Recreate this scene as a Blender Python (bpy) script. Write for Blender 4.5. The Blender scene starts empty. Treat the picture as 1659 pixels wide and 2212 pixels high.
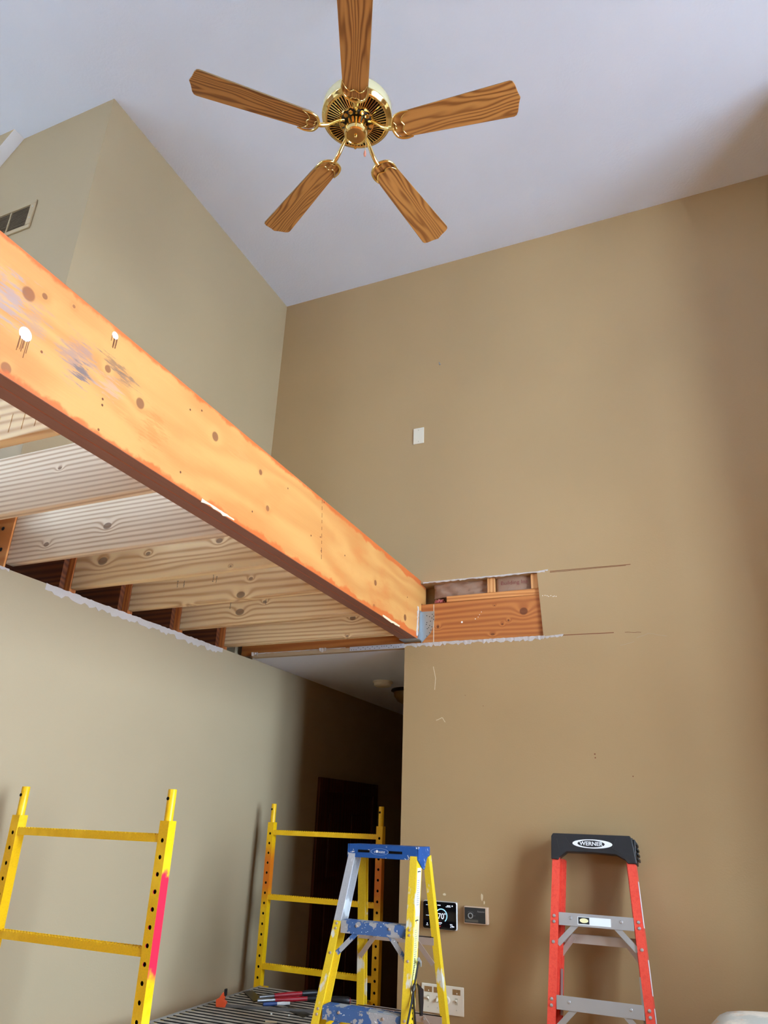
import bpy, bmesh, math, random
from mathutils import Vector, Matrix
random.seed(7)
PI = math.pi
SC = bpy.context.scene
COL = SC.collection

# ---------------------------------------------------------------- camera
F_PX = 1554.3
CX, CY = 829.5, 1106.0
RIGHT = Vector((0.9166, 0.3984, 0.0334)).normalized()
FWD = Vector((-0.3774, 0.8369, 0.3964)).normalized()
RIGHT = (RIGHT - FWD * RIGHT.dot(FWD)).normalized()
DOWN = FWD.cross(RIGHT).normalized()
CAM = Vector((0, 0, 1.83))
cd = bpy.data.cameras.new('camera')
cam = bpy.data.objects.new('camera', cd)
COL.objects.link(cam)
cd.sensor_fit = 'VERTICAL'
cd.sensor_height = 36.0
cd.sensor_width = 27.0
cd.lens = F_PX / 2212 * 36.0
cd.clip_start = 0.05
m3 = Matrix((RIGHT, -DOWN, -FWD)).transposed()
cam.matrix_world = Matrix.Translation(CAM) @ m3.to_4x4()
SC.camera = cam


def ray(x, y):
    return RIGHT * ((x - CX) / F_PX) + DOWN * ((y - CY) / F_PX) + FWD


def on_x(x, y, X):
    d = ray(x, y); return CAM + d * ((X - CAM.x) / d.x)


def on_y(x, y, Y):
    d = ray(x, y); return CAM + d * ((Y - CAM.y) / d.y)


def on_z(x, y, Z):
    d = ray(x, y); return CAM + d * ((Z - CAM.z) / d.z)


# ---------------------------------------------------------------- world, light, exposure
W = bpy.data.worlds.new('overcast_sky')
SC.world = W
W.use_nodes = True
bg = W.node_tree.nodes['Background']
bg.inputs['Color'].default_value = (0.64, 0.81, 1.0, 1)
bg.inputs['Strength'].default_value = 31.5
SC.view_settings.view_transform = 'Standard'
SC.view_settings.look = 'None'
SC.view_settings.exposure = 0.0
SC.view_settings.gamma = 1.0
SC.view_settings.use_curve_mapping = False
SC.cycles.use_denoising = True
SC.cycles.max_bounces = 7
SC.cycles.use_adaptive_sampling = True
SC.cycles.adaptive_threshold = 0.05
SC.cycles.diffuse_bounces = 5
SC.cycles.glossy_bounces = 4
SC.cycles.sample_clamp_indirect = 8.0

# room dimensions (metres), from the fitted camera
YB = 3.74          # face of the back wall
XL = -2.562        # face of the left wall
ZC = 5.447         # high ceiling
ZH = 2.74          # hall ceiling
XH = -1.528        # end of the back wall at the hall
YV = 1.873         # loft wall with the air vent
XR = 3.0           # right wall
YF = -3.6          # wall behind the camera
ZJ = 2.778         # underside of joists
YE = 8.2           # end of hall
# windows: (lo, hi, zlo, zhi)
WIN_R = [(0.35, 1.40, 0.9, 4.35), (1.50, 2.55, 0.9, 4.35)]
WIN_F = [(-4.5, -3.6, 3.7, 4.9)]
WIN_ADDED = [(-1.7, -0.4, 3.6, 5.0)]  # unseen loft opening, added to send more light to ceiling and joists


def portal(name, loc, rot, sx, sy):
    l = bpy.data.lights.new(name, 'AREA')
    l.shape = 'RECTANGLE'; l.size = sx; l.size_y = sy
    l.cycles.is_portal = True
    o = bpy.data.objects.new(name, l); COL.objects.link(o)
    o.location = loc; o.rotation_euler = rot


for a, b, c, d in WIN_R:
    portal('window_daylight', (XR + 0.1, (a + b) / 2, (c + d) / 2), (PI / 2, 0, PI / 2), b - a, d - c)
for a, b, c, d in WIN_F:
    portal('window_daylight', ((a + b) / 2, YF - 0.1, (c + d) / 2), (PI / 2, 0, 0), b - a, d - c)

for a, b, c, d in WIN_ADDED:
    portal('window_daylight', (-5.22, (a + b) / 2, (c + d) / 2), (PI / 2, 0, -PI / 2), b - a, d - c)  # portal of the added loft opening

# ---------------------------------------------------------------- materials


def lin(r, g, b):
    def f(c):
        c /= 255.0
        return c / 12.92 if c <= 0.04045 else ((c + 0.055) / 1.055) ** 2.4
    return (f(r), f(g), f(b), 1.0)


class NT:
    def __init__(s, name, rough=0.6, metal=0.0, color=(0.8, 0.8, 0.8, 1), spec=0.5):
        s.mat = bpy.data.materials.new(name)
        s.mat.use_nodes = True
        s.t = s.mat.node_tree
        s.b = s.t.nodes['Principled BSDF']
        s.b.inputs['Roughness'].default_value = rough
        s.b.inputs['Metallic'].default_value = metal
        s.b.inputs['Base Color'].default_value = color
        s.b.inputs['Specular IOR Level'].default_value = spec
        s._co = None

    def n(s, kind):
        return s.t.nodes.new(kind)

    def link(s, a, b):
        s.t.links.new(a, b)

    def put(s, sock, v):
        if hasattr(v, 'is_linked') or isinstance(v, bpy.types.NodeSocket):
            s.link(v, sock)
        else:
            sock.default_value = v

    def co(s):
        if s._co is None:
            s._co = s.n('ShaderNodeTexCoord').outputs['Object']
        return s._co

    def rnd(s):
        return s.n('ShaderNodeObjectInfo').outputs['Random']

    def math(s, op, a, b=0.0, c=0.0, clamp=False):
        n = s.n('ShaderNodeMath'); n.operation = op; n.use_clamp = clamp
        s.put(n.inputs[0], a); s.put(n.inputs[1], b); s.put(n.inputs[2], c)
        return n.outputs[0]

    def vmath(s, op, a, b=(0, 0, 0)):
        n = s.n('ShaderNodeVectorMath'); n.operation = op
        s.put(n.inputs[0], a)
        s.put(n.inputs[1], b)
        return n.outputs['Value'] if op in ('LENGTH', 'DOT_PRODUCT', 'DISTANCE') else n.outputs['Vector']

    def noise(s, vec, scale, detail=2.0, rough=0.5):
        n = s.n('ShaderNodeTexNoise')
        s.put(n.inputs['Vector'], vec)
        n.inputs['Scale'].default_value = scale
        n.inputs['Detail'].default_value = detail
        n.inputs['Roughness'].default_value = rough
        return n.outputs['Fac']

    def step(s, v, lo, hi):
        n = s.n('ShaderNodeMapRange'); n.interpolation_type = 'SMOOTHSTEP'
        s.put(n.inputs['Value'], v)
        n.inputs['From Min'].default_value = min(lo, hi)
        n.inputs['From Max'].default_value = max(lo, hi)
        n.inputs['To Min'].default_value = 0.0 if lo < hi else 1.0
        n.inputs['To Max'].default_value = 1.0 if lo < hi else 0.0
        return n.outputs[0]

    def mix(s, f, a, b, kind='MIX'):
        n = s.n('ShaderNodeMix'); n.data_type = 'RGBA'; n.blend_type = kind
        s.put(n.inputs[0], f); s.put(n.inputs[6], a); s.put(n.inputs[7], b)
        return n.outputs[2]

    def sep(s, vec):
        n = s.n('ShaderNodeSeparateXYZ'); s.link(vec, n.inputs[0])
        return n.outputs

    def bump(s, h, strength=0.2, dist=0.01):
        n = s.n('ShaderNodeBump')
        n.inputs['Strength'].default_value = strength
        n.inputs['Distance'].default_value = dist
        s.link(h, n.inputs['Height'])
        s.link(n.outputs[0], s.b.inputs['Normal'])

    def color(s, c):
        s.put(s.b.inputs['Base Color'], c)


def plain(name, rgb, rough=0.5, metal=0.0, spec=0.5):
    return NT(name, rough, metal, lin(*rgb), spec).mat


def emit(name, rgb, strength):
    t = NT(name, 0.3, 0, lin(*rgb))
    t.b.inputs['Emission Color'].default_value = lin(*rgb)
    t.b.inputs['Emission Strength'].default_value = strength
    return t.mat


def paint(name, rgb, rough, bscale, bstr, spec=0.4):
    t = NT(name, rough, 0, lin(*rgb), spec)
    h = t.noise(t.co(), bscale, 3.0, 0.6)
    v = t.noise(t.co(), 1.3, 2.0)
    t.color(t.mix(t.step(v, 0.3, 0.7), lin(*[c * 0.975 for c in rgb]), lin(*rgb)))
    t.bump(h, bstr, 0.004)
    return t.mat


def wood(name, light, dark, axis=0, cross=2, k=26.0, amp=2.5, stretch=0.9, knots=(), rough=0.62,
         contrast=1.0, knotcol=(92, 60, 38), fibre=0.25, ncross=9.0, sharp=0.0, seed=0.0, rand=False, stains=(), knotbend=1.4):
    """Board wood: grain along one local axis, growth lines bent round the given knots."""
    t = NT(name, rough, 0, spec=0.35)
    p = t.co()
    q = p
    if rand:
        c = t.n('ShaderNodeCombineXYZ')
        r = t.rnd()
        t.link(t.math('MULTIPLY', r, 37.0), c.inputs[0]); t.link(t.math('MULTIPLY', r, 11.3), c.inputs[1]); t.link(t.math('MULTIPLY', r, 23.7), c.inputs[2])
        q = t.vmath('ADD', p, c.outputs[0])
    elif seed:
        q = t.vmath('ADD', p, (seed, seed * 1.7, seed * 0.6))
    sc = [ncross, ncross, ncross]; sc[axis] = stretch
    ps = t.vmath('MULTIPLY', q, tuple(sc))
    n1 = t.noise(ps, 1.0, 2.0, 0.45)
    cv = [0.0, 0.0, 0.0]; cv[cross] = k; other = 3 - axis - cross; cv[other] = k * 0.6
    field = t.math('ADD', t.math('MULTIPLY', n1, amp), t.vmath('DOT_PRODUCT', p, tuple(cv)))
    masks = []
    for (pos, rad, el) in knots:
        d = t.vmath('SUBTRACT', p, tuple(pos))
        s3 = [1 / rad] * 3; s3[axis] = 1 / (rad * el); s3[other] = 0.0
        dl = t.vmath('LENGTH', t.vmath('MULTIPLY', d, tuple(s3)))
        wob = t.math('ADD', dl, t.math('MULTIPLY', t.math('SUBTRACT', n1, 0.5), 0.5))
        g = t.math('POWER', 2.718, t.math('MULTIPLY', t.math('MULTIPLY', dl, dl), -0.28))
        field = t.math('ADD', field, t.math('MULTIPLY', g, knotbend))
        masks.append(t.step(wob, 1.08, 0.78))
    w = t.math('SINE', t.math('MULTIPLY', field, 2 * PI))
    w = t.math('ADD', t.math('MULTIPLY', w, 0.5), 0.5)
    if sharp:
        w = t.math('POWER', w, sharp)
    fs = [260.0] * 3; fs[axis] = 5.0
    fb = t.noise(t.vmath('MULTIPLY', q, tuple(fs)), 1.0, 2.0)
    low = t.noise(t.vmath('MULTIPLY', q, tuple(2.2 if i == axis else 6.0 for i in range(3))), 1.0, 2.0)
    f = t.math('MULTIPLY', w, t.math('ADD', 0.45, t.math('MULTIPLY', low, 0.9)))
    f = t.math('ADD', t.math('MULTIPLY', f, contrast), t.math('MULTIPLY', t.math('SUBTRACT', fb, 0.5), fibre), clamp=True)
    c = t.mix(f, lin(*light), lin(*dark))
    for (pos, r2, col, st) in stains:
        d = t.vmath('SUBTRACT', p, tuple(pos))
        sv = [1 / r2[i] if r2[i] else 0.0 for i in range(3)]
        dl = t.vmath('LENGTH', t.vmath('MULTIPLY', d, tuple(sv)))
        nn = t.noise(t.vmath('MULTIPLY', q, tuple(16.0 if i == axis else 120.0 for i in range(3))), 1.0, 4.0, 0.7)
        mk = t.step(t.math('ADD', dl, t.math('MULTIPLY', t.math('SUBTRACT', nn, 0.5), 5.0)), 1.0, 0.2)
        c = t.mix(t.math('MULTIPLY', mk, st), c, lin(*col))
    for mk in masks:
        c = t.mix(t.math('MULTIPLY', mk, 0.85), c, lin(*knotcol))
    t.color(c)
    t.bump(f, 0.12, 0.002)
    return t


M = {}
M['wall'] = paint('wall_paint_greige', (167, 149, 119), 0.55, 130, 0.10)
M['wall_mid'] = paint('wall_paint_loft_dimmed', (158, 136, 103), 0.55, 130, 0.10)  # same wall paint, the loft's dimmer, warmer light put into its colour
M['wall_tan'] = paint('wall_paint_tan', (167, 137, 96), 0.5, 130, 0.10)
M['ceiling'] = paint('ceiling_paint_white', (228, 237, 253), 0.85, 70, 0.30, 0.2)
M['white'] = plain('white_paint', (228, 228, 230), 0.6)
M['gypsum'] = paint('torn_gypsum_white', (196, 188, 182), 0.9, 200, 0.5, 0.1)
M['bounce_floor'] = plain('pale_bounce_floor', (214, 208, 198), 0.95)  # unseen loft floor, made pale to bounce light up to the ceiling
M['tan'] = plain('tan_paint', (168, 146, 116), 0.6)
M['floor'] = wood('floor_oak', (206, 132, 66), (168, 94, 40), axis=1, cross=0, k=30, rough=0.35).mat
M['snow'] = plain('ground_snow', (242, 244, 248), 0.9)
M['dark'] = plain('black_void', (12, 10, 9), 0.9, 0, 0.1)
M['trimwood'] = wood('dark_trim_wood', (92, 46, 24), (58, 26, 12), axis=2, cross=0, k=40, rough=0.4).mat
M['header'] = wood('aged_header_wood', (186, 116, 58), (156, 88, 40), axis=0, cross=2, k=30, amp=3.2, stretch=0.7, ncross=7,
                   knots=[((-0.845, 3.755, 2.905), 0.022, 1.1), ((-0.93, 3.755, 2.86), 0.006, 1.0), ((-0.965, 3.755, 2.842), 0.006, 1.0),
                          ((-1.02, 3.755, 2.79), 0.006, 1.8), ((-1.335, 3.755, 2.853), 0.009, 1.0), ((-1.005, 3.755, 2.95), 0.004, 1.0)],
                   knotcol=(96, 48, 22)).mat
M['plate'] = wood('plate_pine', (206, 142, 80), (176, 108, 54), axis=0, cross=2, k=50).mat
M['stud'] = wood('stud_pine', (214, 158, 100), (180, 120, 66), axis=2, cross=0, k=40).mat
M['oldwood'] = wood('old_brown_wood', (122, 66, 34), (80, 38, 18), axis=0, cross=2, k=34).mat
M['cleat'] = wood('orange_block_wood', (196, 116, 58), (160, 84, 38), axis=2, cross=0, k=46).mat
M['gusset'] = wood('orange_plywood', (232, 160, 92), (214, 132, 66), axis=0, cross=2, k=10, amp=3).mat
M['galv'] = plain('galvanised_steel', (176, 186, 192), 0.42, 0.85)
M['bead'] = paint('corner_bead_metal', (186, 188, 196), 0.5, 260, 0.6)
M['brass'] = plain('polished_brass', (238, 210, 142), 0.12, 1.0)
M['cream'] = plain('cream_enamel', (232, 224, 178), 0.25, 0.35)
M['oak'] = wood('oak_blade_veneer', (168, 114, 58), (108, 62, 24), axis=0, cross=1, k=60, amp=8.0, stretch=2.2, ncross=13, rough=0.38,
                contrast=1.0, fibre=0.5, sharp=1.6, rand=True).mat
M['blade_edge'] = plain('blade_edge', (120, 92, 60), 0.5)
M['alu'] = plain('ladder_aluminium', (190, 190, 192), 0.4, 0.85)
M['alu_tan'] = plain('dull_aluminium', (186, 170, 158), 0.5, 0.6)
M['black'] = plain('black_plastic', (22, 22, 26), 0.42)
M['rubber_slot_shade'] = plain('black_rubber_slot_shade', (20, 20, 20), 0.8)  # wheels and feet; also the shade painted on the deck rib sides
M['logo_white'] = plain('logo_white', (236, 238, 240), 0.5)
M['sticker'] = plain('white_sticker', (226, 232, 234), 0.5)
M['almond'] = plain('almond_plastic', (232, 224, 204), 0.35)
M['almond_dark'] = plain('almond_shadow_plastic', (196, 186, 160), 0.45)
M['tape'] = plain('brown_label_tape', (150, 112, 66), 0.6)
M['silver'] = plain('silver_plastic', (206, 206, 204), 0.35, 0.3)
M['screen'] = plain('black_glass_screen', (6, 6, 12), 0.08)
M['ui_blue'] = emit('screen_blue', (150, 205, 240), .9)
M['ui_white'] = emit('screen_white', (225, 236, 255), .9)
M['ui_red'] = emit('screen_red', (150, 40, 50), 0.5)
M['dial'] = plain('dial_grey', (140, 140, 136), 0.4)
M['darkface'] = plain('dark_face', (44, 44, 44), 0.5)
M['bronze'] = plain('dark_bronze', (46, 28, 20), 0.35, 0.4)
M['bulbglass'] = plain('amber_glass', (120, 92, 50), 0.3)
M['hook'] = plain('steel_hook', (150, 148, 150), 0.35, 0.8)
M['kraft'] = paint('kraft_paper', (150, 118, 96), 0.7, 60, 0.6)
M['kraft_print'] = plain('kraft_red_print', (120, 52, 44), 0.7)
M['pink'] = plain('pink_fibreglass', (196, 112, 106), 0.95)
M['cut'] = plain('saw_cut_brown', (122, 74, 44), 0.9)
M['scratch'] = plain('pale_scratch', (212, 196, 164), 0.8)
M['white_dot'] = plain('white_spot', (240, 238, 234), 0.7)
M['cloth'] = None
M['red_tool'] = plain('red_grip', (170, 24, 40), 0.4)
M['orange_tool'] = plain('orange_jaw', (232, 84, 40), 0.45)
M['blue_tool'] = plain('blue_grip', (40, 66, 120), 0.45)
M['steel'] = plain('tool_steel', (150, 152, 156), 0.35, 0.85)
M['strip'] = plain('dark_metal_strip', (66, 60, 54), 0.4, 0.6)
M['chip'] = plain('wood_chip', (226, 204, 168), 0.8)


def lvl_mat():
    edge_knots = []
    for (x, y, r) in ((62, 635, .022), (13, 795, .017), (303, 871, .020), (465, 943, .019), (563, 1020, .011), (578, 1098, .012), (233, 797, .013),
                      (811, 1259, .016), (808, 1311, .016), (875, 1334, .018), (97, 640, .010), (160, 662, .006)):
        edge_knots.append((tuple(on_x(x, y, -1.435)), r, 1.0))
    st = []
    for (x, y, a, b, c, s) in ((20, 640, .06, .07, (150, 132, 130), .75), (75, 690, .05, .06, (160, 124, 104), .6), (165, 775, .07, .07, (150, 118, 106), .8),
                               (175, 800, .03, .03, (96, 84, 84), .8), (250, 790, .05, .02, (120, 92, 70), .8), (275, 825, .05, .02, (110, 90, 76), .7),
                               (240, 835, .05, .03, (176, 140, 120), .6), (330, 930, .06, .06, (190, 106, 48), .45), (520, 985, .06, .03, (190, 140, 80), .5),
                               (265, 910, .03, .05, (214, 140, 76), .5)):
        p = on_x(x, y, -1.435)
        st.append((tuple(p), (0, a, b), c, s))
    t = wood('engineered_beam_face', (196, 141, 78), (178, 112, 55), axis=1, cross=2, k=7.0, amp=4.0, stretch=1.1, ncross=5.0, knots=edge_knots, rough=0.5,
             contrast=0.6, knotcol=(118, 70, 42), fibre=0.35, stains=st, knotbend=0.5)
    # worn orange bands along both arrises
    base = t.b.inputs['Base Color'].links[0].from_socket
    z = t.sep(t.co())[2]
    yv = t.sep(t.co())[1]
    nn = t.noise(t.vmath('MULTIPLY', t.co(), (9.0, 9.0, 9.0)), 1.0, 4.0, 0.65)
    d = t.math('MINIMUM', t.math('SUBTRACT', z, 2.778), t.math('SUBTRACT', 3.13, z))
    e = t.math('ADD', d, t.math('MULTIPLY', t.math('SUBTRACT', nn, 0.5), 0.075))
    far = t.step(yv, 2.2, 3.7)
    wear = t.step(t.math('SUBTRACT', e, t.math('MULTIPLY', far, 0.02)), 0.020, 0.006)
    blot = t.math('MULTIPLY', t.step(t.noise(t.vmath('MULTIPLY', t.co(), (3.0, 3.0, 7.0)), 1.0, 4.0, 0.6), 0.48, 0.68), t.math('ADD', 0.25, t.math('MULTIPLY', far, 0.6)))
    c = t.mix(t.math('MULTIPLY', wear, 0.85), base, lin(188, 84, 32))
    c = t.mix(t.math('MULTIPLY', blot, 0.75), c, lin(184, 100, 44))
    t.color(c)
    return t.mat


M['lvl'] = lvl_mat()


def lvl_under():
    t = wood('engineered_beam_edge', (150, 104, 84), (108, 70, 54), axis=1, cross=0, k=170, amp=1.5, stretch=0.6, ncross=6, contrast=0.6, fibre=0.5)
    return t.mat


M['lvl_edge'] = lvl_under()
PINE_L, PINE_D = (246, 222, 174), (196, 150, 98)


def worn(name, base, spots, rough=0.45, scale=18.0, lo=0.60, hi=0.64, extra=None, xyz=(1, 1, 1)):
    t = NT(name, rough, 0, spec=0.4)
    n = t.noise(t.vmath('MULTIPLY', t.co(), xyz), scale, 4.0, 0.6)
    fine = t.noise(t.co(), 220.0, 2.0)
    c = t.mix(t.math('MULTIPLY', t.step(fine, 0.35, 0.7), 0.25), lin(*base), lin(*[v * 0.8 for v in base]))
    c = t.mix(t.step(n, lo, hi), c, lin(*spots))
    if extra:
        c = extra(t, c)
    t.color(c)
    return t.mat


M['yellow_paint'] = worn('scaffold_yellow', (238, 186, 14), (250, 205, 40), 0.35, 6.0, .5, .7)


def red_patch(t, c):
    co = t.co(); s = t.sep(co)
    nn = t.math('MULTIPLY', t.math('SUBTRACT', t.noise(co, 34.0, 3.0), 0.5), 0.07)
    z = t.math('ADD', s[2], nn)
    m = t.math('MULTIPLY', t.step(z, 1.34, 1.38), t.step(z, 1.67, 1.64))
    sc = t.step(t.noise(t.vmath('MULTIPLY', co, (60, 60, 22)), 1.0, 4.0, .7), .30, .34)
    return t.mix(t.math('MULTIPLY', m, sc), c, lin(228, 36, 66))


def rust_patch(t, c):
    co = t.co(); s = t.sep(co)
    m = t.math('MULTIPLY', t.step(s[2], 1.36, 1.5), t.step(s[2], 1.74, 1.6))
    return t.mix(t.math('MULTIPLY', m, 0.8), c, lin(206, 84, 26))


M['yellow_red'] = worn('scaffold_yellow_red_marked', (238, 186, 14), (250, 205, 40), 0.35, 6.0, .5, .7, red_patch)
M['yellow_rust'] = worn('scaffold_yellow_orange_marked', (238, 186, 14), (250, 205, 40), 0.35, 6.0, .5, .7, rust_patch)
M['yellow_fg'] = worn('yellow_fibreglass_worn', (226, 190, 34), (212, 210, 196), 0.5, 9.0, .55, .62, xyz=(1.5, 1.5, .7))
M['grey_fg'] = worn('grey_worn_fibreglass', (176, 176, 178), (222, 226, 226), 0.5, 9.0, .55, .62, xyz=(1.5, 1.5, .7))
M['red_fg'] = worn('red_fibreglass', (226, 74, 54), (214, 62, 46), 0.5, 60.0, .5, .6)


def blue_splash(t, c):
    n2 = t.noise(t.co(), 75.0, 3.0, .6)
    return t.mix(t.step(n2, .66, .68), c, lin(232, 236, 238))


M['splash_step'] = worn('paint_splashed_step', (164, 164, 164), (62, 96, 146), 0.5, 16.0, .49, .51, blue_splash)
M['blue_cap'] = worn('blue_plastic_paint_flecked', (16, 74, 140), (190, 192, 196), 0.42, 42.0, .63, .65)


def cloth_mat():
    t = NT('paint_stained_canvas', 0.95, 0, spec=0.1)
    n = t.noise(t.co(), 7.0, 5.0, .65)
    n2 = t.noise(t.vmath('ADD', t.co(), (4, 1, 2)), 15.0, 4.0, .6)
    c = t.mix(t.step(n, .45, .62), lin(216, 204, 186), lin(184, 180, 168))
    c = t.mix(t.math('MULTIPLY', t.step(n2, .56, .66), .6), c, lin(206, 160, 116))
    t.color(c)
    t.bump(t.noise(t.co(), 300.0, 2.0), 0.3, 0.002)
    return t.mat


M['cloth'] = cloth_mat()


def deck_mat():
    t = NT('scaffold_deck_coating', 0.75, 0, spec=0.3)
    n = t.noise(t.co(), 14.0, 4.0, .6)
    t.color(t.mix(t.step(n, .35, .7), lin(190, 180, 164), lin(150, 142, 130)))
    return t.mat


M['deck'] = deck_mat()

# ---------------------------------------------------------------- mesh helpers


class MB:
    def __init__(s):
        s.v = []; s.f = []; s.mi = []

    def add(s, verts, faces, m=0):
        o = len(s.v)
        s.v += [tuple(p) for p in verts]
        s.f += [tuple(i + o for i in f) for f in faces]
        s.mi += [m] * len(faces)
        return s

    def box(s, x0, x1, y0, y1, z0, z1, m=0):
        v = [(x, y, z) for x in (x0, x1) for y in (y0, y1) for z in (z0, z1)]
        return s.add(v, [(0, 1, 3, 2), (4, 6, 7, 5), (0, 4, 5, 1), (2, 3, 7, 6), (0, 2, 6, 4), (1, 5, 7, 3)], m)

    def prism(s, poly, a0, a1, axis=1, m=0):
        """poly in the two other axes (in xyz order) extruded along axis."""
        def P(u, w, a):
            return (a, u, w) if axis == 0 else ((u, a, w) if axis == 1 else (u, w, a))
        n = len(poly)
        v = [P(u, w, a0) for u, w in poly] + [P(u, w, a1) for u, w in poly]
        f = [tuple(range(n))[::-1], tuple(range(n, 2 * n))]
        f += [(i, (i + 1) % n, n + (i + 1) % n, n + i) for i in range(n)]
        return s.add(v, f, m)

    def sweep(s, p0, p1, prof, u, m=0):
        """extrude 2-D profile (a,b) from p0 to p1; a along u, b along dir x u"""
        p0 = Vector(p0); p1 = Vector(p1); d = (p1 - p0).normalized()
        u = Vector(u); u = (u - d * u.dot(d)).normalized(); w = d.cross(u)
        n = len(prof)
        v = [p0 + u * a + w * b for a, b in prof] + [p1 + u * a + w * b for a, b in prof]
        f = [tuple(range(n))[::-1], tuple(range(n, 2 * n))] + [(i, (i + 1) % n, n + (i + 1) % n, n + i) for i in range(n)]
        return s.add(v, f, m)

    def bar(s, p0, p1, a, b, u=(0, 0, 1), m=0):
        return s.sweep(p0, p1, [(-a / 2, -b / 2), (a / 2, -b / 2), (a / 2, b / 2), (-a / 2, b / 2)], u, m)

    def tube(s, path, r, n=10, m=0, cap=True):
        path = [Vector(p) for p in path]
        rr = r if isinstance(r, (list, tuple)) else [r] * len(path)
        u = None; rings = []
        for i, p in enumerate(path):
            d = (path[min(i + 1, len(path) - 1)] - path[max(i - 1, 0)]).normalized()
            if u is None:
                u = d.orthogonal().normalized()
            u = (u - d * u.dot(d)).normalized(); w = d.cross(u)
            rings.append([p + (u * math.cos(2 * PI * k / n) + w * math.sin(2 * PI * k / n)) * rr[i] for k in range(n)])
        v = [q for g in rings for q in g]
        f = []
        for i in range(len(rings) - 1):
            for k in range(n):
                f.append((i * n + k, i * n + (k + 1) % n, (i + 1) * n + (k + 1) % n, (i + 1) * n + k))
        if cap:
            f.append(tuple(range(n))[::-1]); f.append(tuple((len(rings) - 1) * n + k for k in range(n)))
        return s.add(v, f, m)

    def lathe(s, prof, n=32, c=(0, 0, 0), axis=2, m=0, cap=True):
        v = []; f = []
        def P(r, h, a):
            x, y = r * math.cos(a), r * math.sin(a)
            return {2: (c[0] + x, c[1] + y, c[2] + h), 1: (c[0] + x, c[1] + h, c[2] + y), 0: (c[0] + h, c[1] + x, c[2] + y)}[axis]
        for r, h in prof:
            v += [P(r, h, 2 * PI * k / n) for k in range(n)]
        for i in range(len(prof) - 1):
            for k in range(n):
                f.append((i * n + k, i * n + (k + 1) % n, (i + 1) * n + (k + 1) % n, (i + 1) * n + k))
        if cap:
            f.append(tuple(range(n))[::-1]); f.append(tuple((len(prof) - 1) * n + k for k in range(n)))
        return s.add(v, f, m)

    def build(s, name, mats, parent=None, loc=(0, 0, 0), smooth=False, bevel=0.0, angle=40, seg=2, fix=True):
        me = bpy.data.meshes.new(name)
        me.from_pydata([(a - loc[0], b - loc[1], c - loc[2]) for a, b, c in s.v], [], s.f)
        for k in (mats if isinstance(mats, (list, tuple)) else [mats]):
            me.materials.append(M[k] if isinstance(k, str) else k)
        me.polygons.foreach_set('material_index', s.mi)
        if fix:
            bm = bmesh.new(); bm.from_mesh(me)
            bmesh.ops.recalc_face_normals(bm, faces=bm.faces)
            bm.to_mesh(me); bm.free()
        o = bpy.data.objects.new(name, me)
        COL.objects.link(o)
        o.location = loc
        if parent is not None:
            o.parent = parent
        if smooth:
            me.polygons.foreach_set('use_smooth', [True] * len(me.polygons))
            me.set_sharp_from_angle(angle=math.radians(angle))
        if bevel:
            b = o.modifiers.new('bevel', 'BEVEL'); b.width = bevel; b.segments = seg; b.limit_method = 'ANGLE'; b.angle_limit = math.radians(50)
        return o


def tag(o, label, cat, group=None):
    o['label'] = label; o['category'] = cat
    if group:
        o['group'] = group
    return o


def struct(o):
    o['kind'] = 'structure'; return o


def thing(name, label, cat, loc=(0, 0, 0), rot=(0, 0, 0), group=None):
    o = bpy.data.objects.new(name, None); COL.objects.link(o)
    o.location = loc; o.rotation_euler = rot; o.empty_display_size = 0.1
    return tag(o, label, cat, group)


def text_mesh(s, size, cap, extrude=0.0, align='CENTER', bold=0.0):
    cu = bpy.data.curves.new('lettering', 'FONT')
    cu.body = s; cu.size = size; cu.align_x = align; cu.align_y = 'CENTER'; cu.extrude = extrude; cu.offset = bold
    ob = bpy.data.objects.new('lettering', cu); COL.objects.link(ob)
    dg = bpy.context.evaluated_depsgraph_get()
    me = bpy.data.meshes.new_from_object(ob.evaluated_get(dg))
    bpy.data.objects.remove(ob); bpy.data.curves.remove(cu)
    return me


def lettering(s, size, pos, mat, parent, sx=1.0, name='lettering', bold=0.0, facing='y'):
    me = text_mesh(s, size, True, 0.0, 'CENTER', bold)
    for v in me.vertices:
        x, y = v.co.x * sx, v.co.y
        if facing == 'y':
            v.co = (pos[0] + x, pos[1], pos[2] + y)
        else:      # faces +x, reads downwards
            v.co = (pos[0], pos[1] + y, pos[2] - x)
    me.materials.clear(); me.materials.append(M[mat])
    o = bpy.data.objects.new(name, me); COL.objects.link(o); o.parent = parent
    return o


def ragged(p0, p1, up, out, h0, h1, n, t=0.003, base=0.0):
    """torn strip along p0-p1: lower/upper edges uneven"""
    p0, p1, up, out = Vector(p0), Vector(p1), Vector(up), Vector(out)
    mb = MB(); v = []; f = []
    for i in range(n + 1):
        p = p0.lerp(p1, i / n) + (p1 - p0).normalized() * random.uniform(-.3, .3) * (p1 - p0).length / n
        a = base + random.uniform(-.15, .15) * h0; b = random.uniform(h0, h1)
        k = t * random.uniform(.4, 1.5)
        v += [p + up * a, p + up * a + out * k, p + up * (a - b) + out * k * .5, p + up * (a - b)]
    for i in range(n):
        for j in range(4):
            f.append((i * 4 + j, i * 4 + (j + 1) % 4, i * 4 + 4 + (j + 1) % 4, i * 4 + 4 + j))
    f.append((0, 1, 2, 3)); f.append(tuple(n * 4 + j for j in (3, 2, 1, 0)))
    return mb.add(v, f)


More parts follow.
